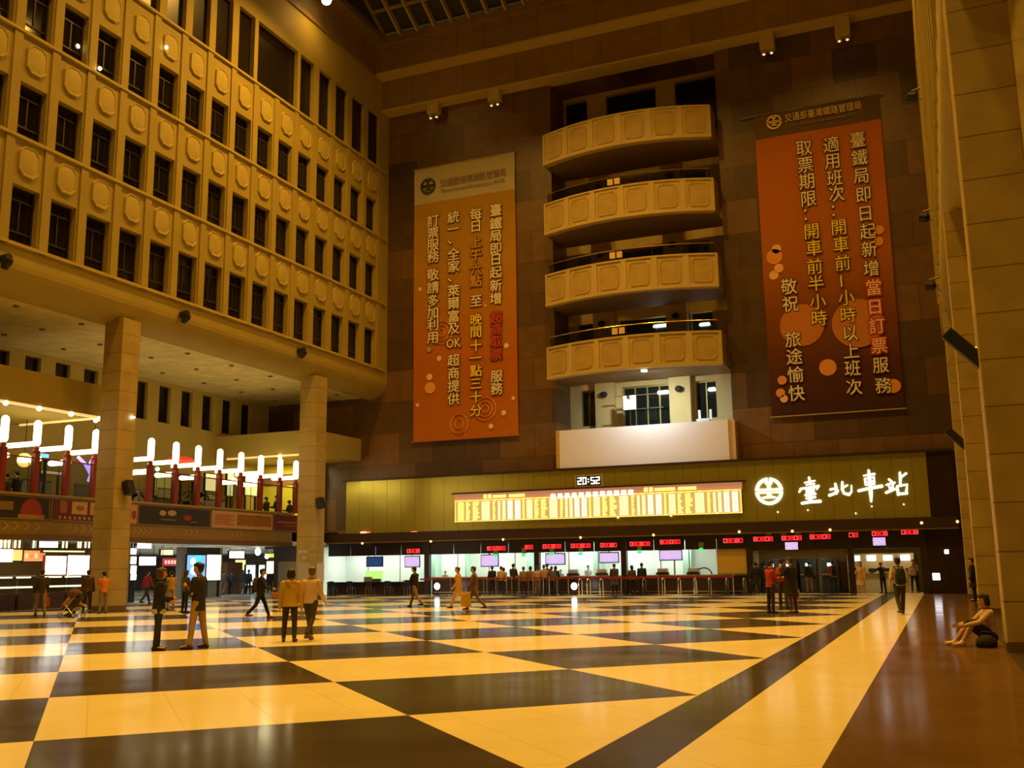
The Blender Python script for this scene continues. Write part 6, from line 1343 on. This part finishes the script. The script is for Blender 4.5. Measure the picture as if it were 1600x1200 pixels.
for px, py, hd_, col, bc, lab in ((325, 926, 20, (.16, .12, .07), BLK, 'distant person in olive just right of the man in the dark blazer'), (337, 927, -20, (.42, .17, .06), BLK, 'distant person in rust brown before the warm glowing poster'), (349, 918, 0, (.06, .05, .05), (.2, .1, .05), 'distant dark person in the concourse left of the brown kiosk'), (361, 917, 10, (.035, .035, .05), BLK, 'distant person in navy before the brown kiosk'), (378, 919, 0, (.04, .04, .045), GRY, 'distant person in charcoal right of the kiosk'), (388, 916, -10, (.045, .045, .06), BLK, 'distant person at the bluish doorway'), (421, 925, 15, (.02, .022, .026), BLK, 'dark person in the concourse right of the walking one with backpack')):
    p = on_x(px, py, -44.6); person(lab, Vector((-44.6, p.y, 0)), hd_, 1.68, WALK if px % 2 else STAND, ('jacket', col), ('trousers', bc), ('short', (.02, .015, .012)))
# gallery diners
for px, py, c_, lab in ((12, 745, (.10, .07, .05), 'diner in brown at the left picture edge in the gallery'), (28, 742, (.02, .022, .024), 'diner in black in the gallery under the amber globe'), (417, 781, (.06, .05, .03), 'leftmost diner before the yellow wall'), (434, 779, (.05, .04, .03), 'middle diner before the yellow wall'), (453, 786, (.09, .06, .03), 'rightmost diner before the yellow wall')):
    p = on_x(px, py, -37.3); person(lab, Vector((-37.3, p.y, 4.0)), 70, (p.z-4.0)/.90, HOLD, ('jacket', c_), ('trousers', BLK))
# -- right side: somebody behind the pillar, and the one sitting on the floor
person('dark dressed person half hidden behind the right stone columns', Vector((on_y(1520, 900, 45.5).x, 45.5, 0)), 60, 1.72, {}, ('coat', (.02, .016, .016)), ('trousers', BLK))
SITP = {'sit': True, 'hip_z': .16, 'leg_l': (128, 93, 5), 'leg_r': (125, 86, 6), 'lean': 4, 'arm_l': (52, 6, 26, 6), 'arm_r': (48, 6, 32, 6), 'head_down': 6}
sx = F(1548, 1000); r, J, w = person('person in pale top and black trousers sitting on the floor against the right column', Vector((.72, 21.4, 0)), 84, 1.72, SITP, ('shirt', (.62, .45, .26)), ('shorts', (.014, .012, .012)), ('bob', (.02, .014, .012)), (.72, .55, .32), fine=True)
SIT_AT = Vector(r.location)
bag_ = empty('shoulder_bag', (.62, SIT_AT.y-.55, 0), 'black slouched bag on the floor beside the sitting person', 'bag')
bx, by = .62, SIT_AT.y-.55
MB().loft([((bx, by, 0.01), .17, .10), ((bx, by, .09), .19, .12), ((bx, by, .18), .15, .09), ((bx, by, .23), .06, .04)], 16, (1, 0, 0)).build('bag', fab((.012, .011, .011)), bag_, smooth=True); MB().tube([(bx-.13, by, .18), (bx-.08, by-.04, .29), (bx+.08, by-.04, .29), (bx+.13, by, .18)], .012, 6).build('handle', fab((.012, .011, .011)), bag_)
# stroller by the crouching person
p = F(112, 966); s_ = empty('baby_stroller', p, 'dark folding baby stroller beside the crouching person', 'stroller')
MB().loft([((p.x-.3, p.y, .42), .20, .05), ((p.x, p.y, .40), .22, .06), ((p.x+.25, p.y, .72), .20, .05)], 12, (0, 1, 0)).build('seat', fab((.05, .03, .03)), s_, smooth=True); MB().ball((p.x+.05, p.y, .85), .28, 12, 8, (1, .8, .6)).build('canopy', fab((.12, .05, .02)), s_, smooth=True)
for ax in (-.34, .30):
    for ay in (-.22, .22): MB().loft([(Vector((p.x+ax+.09*math.cos(t), p.y+ay, .1+.09*math.sin(t))), .015) for t in [2*PI*k/14 for k in range(15)]], 6).build('wheel', BLACK, s_)
for ay in (-.22, .22): MB().tube([(p.x-.34, p.y+ay, .1), (p.x+.25, p.y+ay, .7), (p.x+.48, p.y+ay, 1.02)], .015, 6).build('frame_bar', STEEL, s_); MB().tube([(p.x+.30, p.y+ay, .1), (p.x-.1, p.y+ay, .45)], .015, 6).build('frame_bar', STEEL, s_)
MB().tube([(p.x+.48, p.y-.22, 1.02), (p.x+.48, p.y+.22, 1.02)], .02, 6).build('push_bar', BLACK, s_)
bpy.context.view_layer.update()
